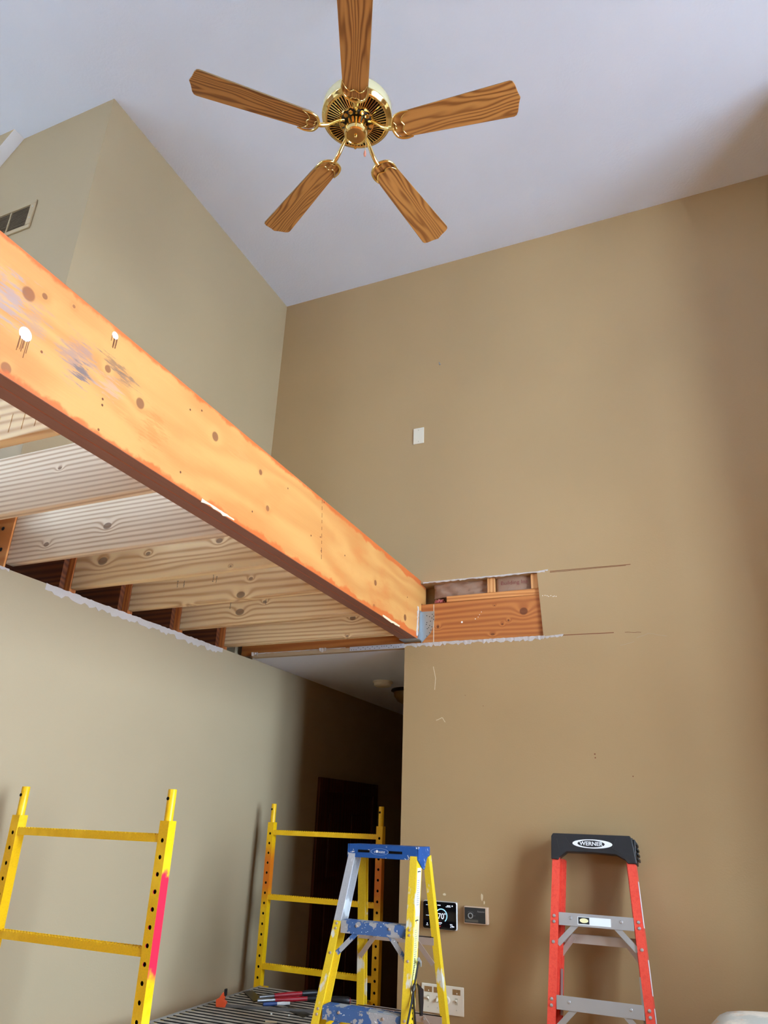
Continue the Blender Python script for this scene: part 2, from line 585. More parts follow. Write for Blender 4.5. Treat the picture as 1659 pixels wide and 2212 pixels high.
# ---------------------------------------------------------------- setting
struct(MB().box(XL - 2.6, XR + .12, YF - .12, YE + .12, -0.12, 0).build('floor', 'floor'))
struct(MB().box(-40, 40, -40, 40, -0.6, -0.5).build('ground', 'snow'))
struct(MB().box(-5.12, XR + .12, YF - .12, YB + .13, ZC, ZC + .1).build('ceiling', 'ceiling'))

# back wall, with the opening cut round the beam end
mb = MB()
mb.box(XH, XR, YB, YB + .13, 0, 2.757)
mb.box(-2.68, XR, YB, YB + .13, 3.112, ZC)
mb.prism([(-0.743, 2.757), (XR, 2.757), (XR, 3.112), (-0.759, 3.112)], YB, YB + .13, 1)
mb.box(-2.68, -0.743, YB + .115, YB + .13, 2.757, 3.112)
wall_back = struct(mb.build('wall_back', 'wall_tan'))

# left wall below the joists, running on into the hall
mb = MB(); mb.box(XL - .11, XL, YF, YB + .03, 0, 2.735); mb.box(XL - .11, XL, YB + .03, YE, 0, 2.76)
struct(mb.build('wall_left', 'wall'))
# hall
struct(MB().box(XL, XH + .12, YB + .03, YE, ZH, ZH + .10).build('hall_ceiling', 'ceiling'))
struct(MB().box(XH, XH + .12, YB + .13, YE, 0, ZH).build('wall_hall_right', 'wall_tan'))
struct(MB().box(XL - .11, XH + .12, YE, YE + .1, 0, ZH + .02).build('wall_hall_end', 'wall'))
# upper-floor volume at the left
mb = MB()
mb.box(-2.68, XL - .004, YV, YB, 3.02, ZC)
mb.box(-5.0, -2.68, YV, YV + .12, 3.02, ZC)
wall_loft = struct(mb.build('wall_loft', 'wall_mid'))
struct(MB().box(-5.0, -2.68, YF, YB + .13, 2.992, 3.02).build('loft_floor', 'bounce_floor'))
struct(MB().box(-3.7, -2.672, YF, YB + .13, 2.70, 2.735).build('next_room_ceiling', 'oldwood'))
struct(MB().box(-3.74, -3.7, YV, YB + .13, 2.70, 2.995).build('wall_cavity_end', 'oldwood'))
# sloped furring at the far end of the loft wall: painted front, white underside
mb = MB()
poly = [(-3.247, ZC), (-4.9, ZC), (-4.9, 3.6), (-3.247 - 1.55, 3.6)]
mb.prism(poly, YV - .07, YV, 1)
fur = mb.build('trim_1', ['wall_mid', 'white'])
for p in fur.data.polygons:
    if abs(p.normal.y) < .5 and abs(p.normal.z) > .2 and p.normal.z < 0 and p.normal.x > .2:
        p.material_index = 1
struct(fur)

# chimney breast beyond the right edge of the picture
struct(MB().box(0.90, 2.3, 3.02, YB, 0, ZC).build('wall_chimney', 'wall_tan'))


def wall_with_windows(name, axis, pos, thick, lo, hi, wins):
    """wall across axis (0: at x=pos, 1: at y=pos) made of strips around its openings"""
    mb = MB()
    us = sorted({lo, hi} | {w[0] for w in wins} | {w[1] for w in wins})
    for a, b in zip(us[:-1], us[1:]):
        mid = (a + b) / 2
        holes = sorted((w[2], w[3]) for w in wins if w[0] < mid < w[1])
        z = 0.0
        for c, d in holes + [(ZC, ZC)]:
            if c > z:
                if axis == 0:
                    mb.box(pos, pos + thick, a, b, z, c)
                else:
                    mb.box(a, b, pos - thick, pos, z, c)
            z = d
    return struct(mb.build(name, 'wall_tan' if name == 'wall_right' else 'wall'))


wall_with_windows('wall_right', 0, XR, .12, YF, YB, WIN_R)
wall_with_windows('wall_loft_far', 0, -5.12, .12, YF, YV + .12, WIN_ADDED)
struct(MB().box(-5.0, -2.68, YB, YB + .13, 2.60, ZC).build('wall_loft_back', 'wall'))
wall_with_windows('wall_front', 1, YF, .12, -5.0, XR, WIN_F)
wn = 0
for axis, wins in ((0, WIN_R), (1, WIN_F), (2, WIN_ADDED)):
    for a, b, c, d in wins:
        wn += 1
        mb = MB(); w = .05
        for (u0, u1, z0, z1) in ((a, a + w, c, d), (b - w, b, c, d), (a + w, b - w, c, c + w), (a + w, b - w, d - w, d), (a + w, b - w, (c + d) / 2 - .02, (c + d) / 2 + .02)):
            if axis == 0:
                mb.box(XR + .02, XR + .08, u0, u1, z0, z1)
            elif axis == 2:
                mb.box(-5.08, -5.02, u0, u1, z0, z1)  # frame of the added loft opening
            else:
                mb.box(u0, u1, YF - .08, YF - .02, z0, z1)
        struct(mb.build('window_%d' % wn, 'white'))

# torn plaster edges and scratches belong to their walls


def child(o, name, mbx, mat, **k):
    return mbx.build(name, mat, parent=o, **k)


child(wall_back, 'torn_edge', ragged((-1.528, YB, 2.764), (-.735, YB, 2.760), (0, 0, 1), (0, -1, 0), .010, .026, 60), 'gypsum')
child(wall_back, 'torn_edge', ragged((-1.42, YB, 3.118), (-.72, YB, 3.117), (0, 0, 1), (0, -1, 0), .005, .011, 50), 'gypsum')
child(wall_back, 'torn_edge', ragged((-.745, YB, 2.755), (-.64, YB, 2.762), (0, 0, 1), (0, -1, 0), .004, .016, 12), 'gypsum')
child(wall_back, 'torn_edge', ragged((-.75, YB, 3.118), (-.70, YB, 3.122), (0, 0, 1), (0, -1, 0), .003, .008, 8), 'gypsum')
wl = bpy.data.objects['wall_left']
child(wl, 'torn_edge', ragged((XL, 2.15, 2.735), (XL, 3.45, 2.735), (0, 0, 1), (1, 0, 0), .018, .040, 70), 'gypsum')
child(wl, 'torn_edge', ragged((XL, 1.84, 2.737), (XL, 1.95, 2.737), (0, 0, 1), (1, 0, 0), .004, .012, 10), 'gypsum')


def line(p0, p1, w, mat, name, o, n=1, jit=0.0, out=(0, -1, 0)):
    pts = []
    p0, p1 = Vector(p0), Vector(p1)
    for i in range(n + 1):
        p = p0.lerp(p1, i / n)
        if 0 < i < n:
            p = p + Vector((0, 0, random.uniform(-jit, jit)))
        pts.append(p)
    mb = MB(); out = Vector(out) * .0015
    for a, b in zip(pts[:-1], pts[1:]):
        mb.bar(a + out * .3, b + out * .3, w, .0016, (0, 0, 1))
    return mb.build(name, mat, parent=o)


w = lambda x, y: tuple(on_y(x, y, YB))
line(w(1188, 1234), w(1362, 1219), .003, 'cut', 'saw_cut', wall_back)
line(w(1188, 1236.5), w(1352, 1221.5), .002, 'cut', 'saw_cut', wall_back)
line(w(1215, 1372), w(1326, 1366.5), .004, 'cut', 'saw_cut', wall_back)
line(w(1350, 1366), w(1385, 1366), .002, 'cut', 'saw_cut', wall_back, 5, .002)
line(w(1375, 1378), w(1402, 1368), .0016, 'tan', 'scratch', wall_back, 4, .002)
line(w(1402, 1368), w(1440, 1374), .0016, 'tan', 'scratch', wall_back, 4, .002)
line(w(1340, 1394), w(1370, 1386), .0016, 'tan', 'scratch', wall_back, 4, .002)
for a, b in (((936, 1440), (941, 1465)), ((941, 1465), (939, 1490)), ((942, 1556), (955, 1550)), ((955, 1550), (962, 1560))):
    line(w(*a), w(*b), .0025, 'scratch', 'scratch', wall_back, 4, .002)
for i in range(9):
    x = 1173 + i * 4.2 + random.uniform(-1, 1); p = on_y(x, 1287 + random.uniform(-1.2, 1.5), YB)
    if random.random() < .8:
        MB().lathe([(.0022, 0), (.0022, .0012)], 6, (p.x, p.y - .0012, p.z), 1).build('chip_mark', 'white_dot', parent=wall_back)
for (x, y, r) in ((1285, 1629, .004), (1286, 1637, .0035), (1367.5, 1677, .003), (1044, 1525, .002), (1005, 1502, .002)):
    p = on_y(x, y, YB)
    MB().lathe([(r, 0), (r * .6, .0015)], 8, (p.x, p.y - .0015, p.z), 1).build('nail_hole', 'cut', parent=wall_back)
# pale smears above the two wall controls
for (x, y, rx, rz) in ((960, 1932, .010, .006), (1041, 1938, .006, .018), (1046, 1950, .004, .009)):
    p = on_y(x, y, YB)
    MB().prism([(p.x + rx * math.cos(a * PI / 6) * random.uniform(.7, 1), p.z + rz * math.sin(a * PI / 6) * random.uniform(.7, 1)) for a in range(12)], YB - .0006, YB, 1).build('filler_smear', 'scratch', parent=wall_back)

# exposed edge of the hall ceiling with its corner bead
e = struct(MB().box(XL + .02, XH, YB - .002, YB + .03, ZH, ZH + .022).build('trim_2', 'tan'))
child(e, 'torn_edge', ragged((XL + .03, YB - .002, ZH + .026), (-1.9, YB - .002, ZH + .026), (0, 0, 1), (0, -1, 0), .002, .006, 30), 'gypsum')
child(e, 'corner_bead', MB().box(-1.872, XH - .002, YB - .005, YB - .002, ZH + .002, ZH + .026), 'bead')
mb = MB()
for i in range(22):
    x = -1.86 + i * .0148
    mb.lathe([(.0022, 0), (.0022, .001)], 6, (x, YB - .006, ZH + random.choice((.008, .018))), 1)
o = child(e, 'bead_perforations', mb, 'dark'); o['kind'] = 'stuff'
for x in (-2.07, -2.545):
    child(e, 'torn_edge', ragged((x, YB - .004, ZH + .03), (x + .04, YB - .004, ZH + .03), (0, 0, 1), (0, -1, 0), .010, .026, 6, .008), 'gypsum')

# door in the hall's left wall
mb = MB(); YD0, YD1, ZD = 4.72, 5.72, 2.11
for (a, b, c, d) in ((YD0, YD0 + .09, 0, ZD), (YD1 - .09, YD1, 0, ZD), (YD0 + .09, YD1 - .09, ZD - .09, ZD)):
    mb.box(XL, XL + .022, a, b, c, d)
dr = struct(mb.build('door_1', 'trimwood', bevel=.004))
child(dr, 'door_leaf', MB().box(XL - .03, XL + .004, YD0 + .09, YD1 - .09, 0.01, ZD - .09), 'trimwood')
for (a, b) in ((YD0 + .19, YD0 + .44), (YD0 + .55, YD0 + .80)):
    for (c, d) in ((.15, .62), (.74, 1.35), (1.47, 1.88)):
        child(dr, 'door_panel', MB().box(XL + .004, XL + .014, a, b, c, d), 'trimwood', bevel=.008)

# ---------------------------------------------------------------- framing timber
# header in the back wall opening
h = tag(MB().box(-2.64, -.70, 3.755, 3.79, 2.7575, 2.990).build('wall_header', 'header', bevel=.002), 'wide orange brown header board with dark knots in the wall opening', 'timber')
for (x, y, r) in ((998, 1344, .006), (1027, 1337, .003), (1040, 1322, .002), (1036, 1328, .002), (1033, 1333, .002)):
    p = on_y(x, y, 3.755)
    MB().lathe([(r, 0), (r * .8, .0014)], 8, (p.x, p.y - .0014, p.z), 1).build('plaster_spot', 'white_dot', parent=h)
MB().box(-1.362, -1.358, 3.7536, 3.755, 2.765, 2.985).build('plaster_line', 'scratch', parent=h)
tag(MB().box(-1.284, -.70, 3.757, 3.79, 2.9915, 3.027).build('top_plate', 'plate', bevel=.002), 'thin pine plate lying along the top of the header board', 'timber')
tag(MB().box(-1.044, -1.004, 3.757, 3.845, 3.0275, 3.1115).build('wall_stud', 'stud', bevel=.002), 'short pale stud between the two insulation batts', 'timber', 'studs in the wall opening')
tag(MB().box(-.799, -.757, 3.757, 3.845, 3.0275, 3.1115).build('wall_stud', 'stud', bevel=.002), 'short stud at the right side of the wall opening beside lettered insulation', 'timber', 'studs in the wall opening')


def batt(name, x0, x1, z0, z1, y, label, amp):
    nx, nz = 26, 12
    mb = MB(); v = []; f = []
    for i in range(nx + 1):
        for j in range(nz + 1):
            u, t = i / nx, j / nz
            yy = y - .014 * math.sin(PI * u) ** .5 + amp * (math.sin(u * 21 + t * 5) * .5 + math.sin(t * 13 - u * 8) * .5 + random.uniform(-.4, .4))
            v.append((x0 + (x1 - x0) * u, yy, z0 + (z1 - z0) * t))
    for i in range(nx):
        for j in range(nz):
            a = i * (nz + 1) + j
            f.append((a, a + nz + 1, a + nz + 2, a + 1))
    o = len(v)
    v += [(x0, 3.85, z0), (x1, 3.85, z0), (x1, 3.85, z1), (x0, 3.85, z1)]
    f += [(o, o + 1, o + 2, o + 3)]
    mb.add(v, f)
    return tag(mb.build(name, 'kraft', smooth=True, angle=60), label, 'insulation')


batt('insulation_batt', -1.37, -1.048, 3.0285, 3.1118, 3.794, 'crumpled brown paper insulation batt beside the beam end', .006)
b2 = batt('insulation_batt', -1.0, -.803, 3.028, 3.1118, 3.790, 'brown paper insulation batt printed with red letters between two studs', .0015)
lettering('Building Ins', .030, (-.895, 3.7715, 3.077), 'kraft_print', b2, 1.12)
mb = MB()
for i in range(40):
    a = random.uniform(0, PI); c = Vector((-1.335 + random.uniform(-.02, .02), 3.80, 3.000 + random.uniform(0, .012)))
    mb.tube([c, c + Vector((math.cos(a) * .012, -.02, math.sin(a) * .008))], .004, 5)
mb.lathe([(.002, 2.9915), (.03, 2.993), (.03, 3.012), (.018, 3.024), (.004, 3.027)], 12, (-1.335, 3.822, 0))
o = mb.build('insulation_tuft', 'pink', smooth=True); tag(o, 'tuft of pink fibreglass insulation beside the beam end', 'insulation'); o['kind'] = 'stuff'

# the engineered beam
beam = thing('ceiling_beam', 'large orange engineered timber beam ending in a steel hanger at the back wall', 'beam', (0, 0, 0))
prof = [(-1.2, 2.778), (3.7545, 2.778), (3.7545, 2.995), (3.83, 2.995), (3.83, 3.111), (YB, 3.111), (YB, 3.13), (-1.2, 3.13)]
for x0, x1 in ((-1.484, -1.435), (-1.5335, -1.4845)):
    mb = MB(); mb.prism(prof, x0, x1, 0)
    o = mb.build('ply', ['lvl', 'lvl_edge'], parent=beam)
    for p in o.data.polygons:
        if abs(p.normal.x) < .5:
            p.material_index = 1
    bv = o.modifiers.new('bevel', 'BEVEL'); bv.width = .003; bv.segments = 2; bv.limit_method = 'ANGLE'
# splintered lower arris and drilled spots
bx = -1.435
sp = lambda x, y: tuple(on_x(x, y, bx))
for a, b, n in (((435, 1086), (505, 1126), 12), ((825, 1332), (862, 1356), 8)):
    p, q = on_x(*a, bx), on_x(*b, bx)
    p.z = q.z = 2.783
    ragged(p, q, (0, 0, 1), (1, 0, 0), .004, .014, n, .003, .004).build('splinter', 'chip', parent=beam)
for (x, y, r) in ((55, 722, .019), (249, 725, .012)):
    p = on_x(x, y, bx)
    MB().lathe([(r, 0), (r * .9, .001)], 20, (bx, p.y, p.z), 0).build('plug', 'white_dot', parent=beam)
    mb = MB()
    for i in range(7):
        yy = p.y + random.uniform(-.9, .9) * r
        mb.box(bx, bx + .0007, yy - .0009, yy + .0009, p.z - r * random.uniform(2.0, 3.6), p.z - r * .55)
    mb.build('stain_drip', 'cut', parent=beam)
for (x, y) in ((222, 862), (221, 875), (213, 928), (411, 885), (436, 887), (390, 1020), (672, 1157), (545, 1105), (694, 1190), (692, 1160), (622, 1055), (880, 1290), (745, 1200), (90, 760), (700, 1085)):
    p = on_x(x, y, bx)
    MB().lathe([(.004, 0), (.003, .0008)], 8, (bx, p.y, p.z), 0).build('nail_hole', 'oldwood', parent=beam)
p, q = on_x(696, 1078, bx), on_x(694, 1212, bx)
mb = MB()
for i in range(9):
    a, b = p.lerp(q, i / 9 + .01), p.lerp(q, i / 9 + random.uniform(.04, .1))
    mb.bar(a, b, .0016, .0025, (1, 0, 0))
mb.build('face_joint', 'cut', parent=beam)
ragged((bx, 3.688, 2.792), (bx, 3.702, 2.962), (0, 1, 0), (1, 0, 0), .008, .02, 16, .004, .004).build('torn_edge', 'gypsum', parent=beam)

# steel hanger
hg = thing('beam_hanger', 'galvanised steel hanger with punched holes carrying the beam end', 'bracket')
mb = MB()
mb.prism([(3.690, 2.774), (3.754, 2.774), (3.754, 2.947), (3.722, 2.947), (3.716, 2.90), (3.716, 2.84), (3.702, 2.80)], -1.4345, -1.4315, 0)
mb.build('side_flange', 'galv', parent=hg)
mb = MB(); mb.box(-1.537, -1.4315, 3.675, 3.754, 2.7745, 2.7775)
mb.build('seat', 'galv', parent=hg)
mb = MB()
mb.prism([(-1.4345, 2.763), (-1.425, 2.774), (-1.378, 2.82), (-1.362, 2.86), (-1.36, 2.885), (-1.355, 2.895), (-1.356, 2.945), (-1.4345, 2.947)], 3.7515, 3.7545, 1)
mb.build('face_flange', 'galv', parent=hg)
mb = MB()
for (x, y) in ((922, 1330), (928, 1332), (933, 1335), (937, 1338), (922, 1345), (930, 1342), (934, 1327), (921, 1349), (928, 1351), (933, 1354), (926, 1356), (923, 1358), (931, 1361), (928, 1367), (922, 1374), (937, 1331)):
    p = on_y(x, y, 3.7515); mb.lathe([(.0026, 0), (.0026, .0006)], 8, (p.x, 3.7509, p.z), 1)
for (x, y) in ((913, 1333), (913, 1352), (913, 1362), (913, 1371), (912.5, 1381)):
    p = on_x(x, y, -1.4315); mb.lathe([(.003, 0), (.003, .0006)], 8, (-1.4315, p.y, p.z), 0)
mb.build('nail_holes', 'dark', parent=hg)['kind'] = 'stuff'

# joists
JY = [1.185, 1.582, 1.986, 2.345, 2.728, 3.135, 3.562]
JL = ['bare pine joist with rough saw marks, the first one beside the loft corner',
      'pine joist in window-lit colour with close straight grain, second from the loft corner',
      'pine joist in window-lit colour with grey knot at mid length, plywood at its end',
      'pine joist with a big round knot near the left wall',
      'pine joist with black stamped ink marks and slanting spike knots',
      'pine joist with wavy grain round a knot and one ink stamp',
      'pine joist next to the back wall header, with faint water stains']
JK = [[(-1.62, 2.86, .010)],
      [(-1.95, 2.92, .006)],
      [tuple(on_y(232, 1136, 1.986))[0::2] + (.014,), tuple(on_y(100, 1176, 1.986))[0::2] + (.010,)],
      [tuple(on_y(222, 1212, 2.345))[0::2] + (.020,), tuple(on_y(474, 1168, 2.345))[0::2] + (.013,), tuple(on_y(498, 1223, 2.345))[0::2] + (.004,), tuple(on_y(320, 1196, 2.345))[0::2] + (.010,)],
      [tuple(on_y(404, 1310, 2.728))[0::2] + (.012,), tuple(on_y(520, 1285, 2.728))[0::2] + (.017,), tuple(on_y(542, 1250, 2.728))[0::2] + (.008,)],
      [tuple(on_y(518, 1322, 3.135))[0::2] + (.018,), tuple(on_y(572, 1300, 3.135))[0::2] + (.008,)],
      [tuple(on_y(762, 1335, 3.562))[0::2] + (.014,), tuple(on_y(750, 1374, 3.562))[0::2] + (.006,)]]
ink = plain('black_ink', (44, 40, 38), .8)
for i, y in enumerate(JY):
    lt, dk = (PINE_L, PINE_D)
    if i in (1, 2):
        lt, dk = (244, 230, 206), (190, 160, 126)  # window light on these two joists painted in as a paler wood tone
    mt = wood('pine_joist_%d' % (i + 1), lt, dk, axis=0, cross=2, k=(34, 52, 48, 26, 30, 34, 36)[i], amp=(4, 1.6, 1.6, 4.2, 3.2, 3.4, 2.6)[i], stretch=.8, ncross=6.5,
              knots=[((a, y, b), r, 1.5) for a, b, r in JK[i]], knotcol=(124, 92, 62), seed=3.1 * i + .7, contrast=.95, sharp=1.8, rough=.6).mat
    mb = MB(); mb.box(-2.636, -1.534, y, y + .038, ZJ, ZJ + .235)
    o = tag(mb.build('floor_joist', mt, bevel=.003), JL[i], 'joist', 'joists between the left wall and the beam')
    if i >= 3:
        MB().box(-2.678, -2.638, y - .002, y + .036, 2.738, 2.99).build('end_block', 'cleat', bevel=.002)
        ob = bpy.data.objects[-1] if False else COL.objects[-1]
        tag(ob, ('orange brown upright block at the wall end of the round-knot joist', 'orange brown upright block at the wall end of the ink-stamped spike-knot joist',
                 'orange brown upright block at the wall end of the wavy-grained joist', 'orange brown upright block at the wall end of the joist beside the header')[i - 3], 'block', 'blocks at the joist ends')
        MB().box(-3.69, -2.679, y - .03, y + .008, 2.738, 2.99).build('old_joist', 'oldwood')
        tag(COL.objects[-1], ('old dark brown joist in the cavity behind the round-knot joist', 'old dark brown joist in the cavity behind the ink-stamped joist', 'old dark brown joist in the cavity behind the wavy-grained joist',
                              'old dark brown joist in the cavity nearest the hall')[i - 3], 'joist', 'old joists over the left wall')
    # ink stamps
    st = {4: ((384, 1262), (398, 1262), (461, 1250), (468, 1252)), 5: ((498, 1309), (575, 1300))}.get(i, ())
    for (x, yy) in st:
        p = on_y(x, yy, y); mb = MB()
        for k in range(9):
            zz = p.z - .016 + k * .004
            wd = random.uniform(.002, .005)
            mb.box(p.x - wd, p.x + wd * random.uniform(-.2, 1), y - .0006, y, zz, zz + .0022)
        mb.build('ink_stamp', ink, parent=o)
    if i == 0:
        for k in range(16):
            MB().box(-2.3 + k * .05, -2.298 + k * .05, y - .0012, y, 2.80, 2.86).build('saw_mark', mt, parent=o)
# plywood gusset with screws at the third joist
g = thing('plywood_gusset', 'orange plywood plate with two black screws over the joist end', 'board')
yg = JY[2] - .010
gx = on_y(20, 1172, yg).x
MB().box(gx - .5, gx, yg, JY[2] - .0008, ZJ - .02, ZJ + .235).build('plate', 'gusset', parent=g, bevel=.002)
for (x, y) in ((7, 1142), (2, 1187)):
    p = on_y(x, y, yg)
    MB().lathe([(.0085, 0), (.0085, -.0015), (.004, -.003)], 12, (p.x, yg, p.z), 1).build('screw', 'black', parent=g)

# ---------------------------------------------------------------- ceiling fan
FC = (-1.009, 1.824); ZB = 4.386
fan = thing('ceiling_fan', 'brass ceiling fan with five oak blades', 'ceiling fan', (FC[0], FC[1], 0))
MB().lathe([(.062, ZC), (.066, ZC - .02), (.05, ZC - .05), (.018, ZC - .07), (.014, ZC - .07)], 32).build('canopy', 'brass', parent=fan, smooth=True)
MB().lathe([(.0125, ZC - .06), (.0125, 4.59)], 20).build('downrod', 'brass', parent=fan, smooth=True)
MB().lathe([(.02, 4.60), (.03, 4.585), (.10, 4.575), (.132, 4.56), (.142, 4.54), (.1435, 4.505), (.142, 4.494), (.10, 4.494)], 56).build('motor_shell', 'cream', parent=fan, smooth=True)
MB().lathe([(.1425, 4.4935), (.1445, 4.489), (.143, 4.484), (.137, 4.482), (.133, 4.474), (.126, 4.470), (.121, 4.472), (.121, 4.480), (.142, 4.488)], 64, cap=False).build('lower_rim', 'brass', parent=fan, smooth=True, angle=60)
MB().lathe([(.121, 4.479), (.066, 4.468)], 48).build('vent_back', 'dark', parent=fan)
mb = MB()
NS = 60
for k in range(NS):
    a = 2 * PI * k / NS
    d = Vector((math.cos(a), math.sin(a), 0)); t = Vector((-math.sin(a), math.cos(a), 0))
    z0, z1 = Vector((0, 0, 4.473)), Vector((0, 0, 4.461))
    p0, p1 = d * .123 + z0, d * .068 + z1
    w0, w1 = .0030, .0016
    up = Vector((0, 0, .004))
    vv = [p0 - t * w0, p0 + t * w0, p1 + t * w1, p1 - t * w1]
    mb.add(vv + [q + up for q in vv], [(0, 1, 2, 3), (7, 6, 5, 4), (0, 4, 5, 1), (1, 5, 6, 2), (2, 6, 7, 3), (3, 7, 4, 0)])
mb.build('vent_ribs', 'brass', parent=fan)
MB().lathe([(.073, 4.463), (.071, 4.458), (.066, 4.458), (.066, 4.468), (.072, 4.468)], 48, cap=False).build('inner_rim', 'brass', parent=fan, smooth=True, angle=60)
MB().lathe([(.064, 4.466), (.064, 4.456), (.058, 4.452), (.03, 4.452)], 40).build('flywheel', 'black', parent=fan, smooth=True, angle=50)
for k in range(5):
    a = math.radians(7.2 + 36 + 72 * k)
    for s in (-.22, .22):
        c = (math.cos(a + s) * .058, math.sin(a + s) * .058, 4.452)
        MB().lathe([(.010, 0), (.010, -.003), (.006, -.004)], 6, c).build('mount_lug', 'brass', parent=fan)
sw = MB().lathe([(.040, 4.47), (.0465, 4.462), (.0465, 4.412), (.0485, 4.408), (.0485, 4.394), (.045, 4.384), (.038, 4.381), (.0365, 4.3845), (.01, 4.3845)], 48).build('switch_housing', 'brass', parent=fan, smooth=True, angle=35)
MB().lathe([(.006, 4.385), (.007, 4.379), (.004, 4.374), (.001, 4.373)], 16).build('finial', 'brass', parent=fan, smooth=True)
for k, a in enumerate((118, 232, 348)):
    a = math.radians(a)
    MB().lathe([(.006, 0), (.006, -.003), (.003, -.004)], 10, (.129 * math.cos(a), .129 * math.sin(a), 4.472)).build('rim_screw', 'brass', parent=fan)
# blades
outline = []
x0, x1, hw0, hw1 = .160, .650, .050, .0675
for k in range(9):                        # rounded root
    a = PI / 2 + PI * k / 8
    outline.append((x0 + .042 + .042 * math.cos(a), -hw0 * math.sin(a) * -1))
outline = [(x, y) for x, y in outline]
tip = [(x1 - .020, -hw1), (x1 - .010, -hw1 + .004), (x1 - .003, -hw1 + .016), (x1 + .004, -.022), (x1 + .012, 0), (x1 + .004, .022), (x1 - .003, hw1 - .016), (x1 - .010, hw1 - .004), (x1 - .020, hw1)]
outline = outline + tip
pitch = math.radians(12)


def blade_tf(pts, th):
    out = []
    for (x, y, z) in pts:
        yy = y * math.cos(pitch) + z * math.sin(pitch); zz = z * math.cos(pitch) - y * math.sin(pitch)
        out.append((x, yy, zz))
    return out


def spline(pts, n):
    """Catmull-Rom through pts"""
    P = [Vector(p) for p in pts]; P = [P[0] * 2 - P[1]] + P + [P[-1] * 2 - P[-2]]
    out = []
    for i in range(1, len(P) - 2):
        for k in range(n):
            t = k / n
            out.append(0.5 * ((2 * P[i]) + (P[i + 1] - P[i - 1]) * t + (2 * P[i - 1] - 5 * P[i] + 4 * P[i + 1] - P[i + 2]) * t * t + (3 * P[i] - P[i - 1] - 3 * P[i + 1] + P[i + 2]) * t ** 3))
    out.append(P[-2]); return out


blade_me = iron_me = screw_me = None
for k in range(5):
    th = math.radians(7.2 + 72 * k)
    if k == 0:
        mb = MB(); mb.prism(outline, -.003, .003, 2); mb.v = blade_tf(mb.v, 0)
        bl = mb.build('blade', ['oak', 'blade_edge'], parent=fan, bevel=.001, seg=1)
        for p in bl.data.polygons:
            if abs(p.normal.z) < .5:
                p.material_index = 1
        blade_me = bl.data
        mb = MB(); zl = -.0085
        mb.tube(spline([(.232, -.050, zl), (.200, -.051, zl), (.170, -.038, zl), (.156, 0, zl), (.170, .038, zl), (.200, .051, zl), (.232, .050, zl)], 7),
                [.0020 + .0042 * math.sin(PI * i / 42) ** .8 for i in range(43)], 10)
        mb.tube(spline([(.230, -.049, zl), (.206, -.036, zl), (.196, -.018, zl), (.204, 0, zl), (.196, .018, zl), (.206, .036, zl), (.230, .049, zl)], 7),
                [.0016 + .0016 * math.sin(PI * i / 42) for i in range(43)], 8)
        mb.tube(spline([(.164, -.020, zl), (.172, -.008, zl), (.169, 0, zl), (.172, .008, zl), (.164, .020, zl)], 5), .0022, 8)
        mb.v = blade_tf(mb.v, 0)
        mb.tube(spline([(.052, 0, .066), (.066, 0, .060), (.085, 0, .044), (.115, 0, .012), (.140, 0, -.004), (.158, 0, -.008)], 6),
                [.0065 + .003 * (i / 30) for i in range(31)], 10)
        ir = mb.build('blade_iron', 'brass', parent=fan, smooth=True, angle=60)
        iron_me = ir.data
    else:
        bl = bpy.data.objects.new('blade', blade_me); COL.objects.link(bl); bl.parent = fan
        bv = bl.modifiers.new('bevel', 'BEVEL'); bv.width = .001; bv.segments = 1; bv.limit_method = 'ANGLE'
        ir = bpy.data.objects.new('blade_iron', iron_me); COL.objects.link(ir); ir.parent = fan
    for o in (bl, ir):
        o.location = (0, 0, ZB); o.rotation_euler = (0, 0, th)
# pull chain
pc = on_z(791, 336, 4.40) - Vector((FC[0], FC[1], 0))
mb = MB(); mb.tube([(.043, -.012, 4.415), (.050, -.010, 4.405), (.052, -.009, 4.33), (.052, -.009, 4.27)], .0012, 6)
mb.build('pull_chain', 'brass', parent=fan)
MB().lathe([(.0012, 4.27), (.004, 4.262), (.0058, 4.248), (.004, 4.238), (.001, 4.236)], 14, (.052, -.009, 0)).build('chain_pull', plain('pull_wood_pink', (190, 120, 96), .4), parent=fan, smooth=True)

# ---------------------------------------------------------------- small fittings
# air vent on the loft wall
vt = thing('air_vent', 'beige metal air return grille with louvres on the loft wall', 'vent', (-3.13, YV, 4.75))
X0, X1, Z0, Z1 = -.36, .175, -.10, .10
mb = MB(); fr = .026
mb.box(X0, X1, -.010, 0, Z0, Z0 + fr); mb.box(X0, X1, -.010, 0, Z1 - fr, Z1)
mb.box(X0, X0 + fr, -.010, 0, Z0 + fr, Z1 - fr); mb.box(X1 - fr - .012, X1, -.010, 0, Z0 + fr, Z1 - fr)
mb.box(-.012, -.002, -.008, 0, Z0 + fr, Z1 - fr); mb.box(-.19, -.18, -.008, 0, Z0 + fr, Z1 - fr)
mb.build('frame', 'wall_mid', parent=vt, bevel=.003)
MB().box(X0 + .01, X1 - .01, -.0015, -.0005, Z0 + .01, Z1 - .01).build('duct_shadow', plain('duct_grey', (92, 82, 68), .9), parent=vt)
ME = None
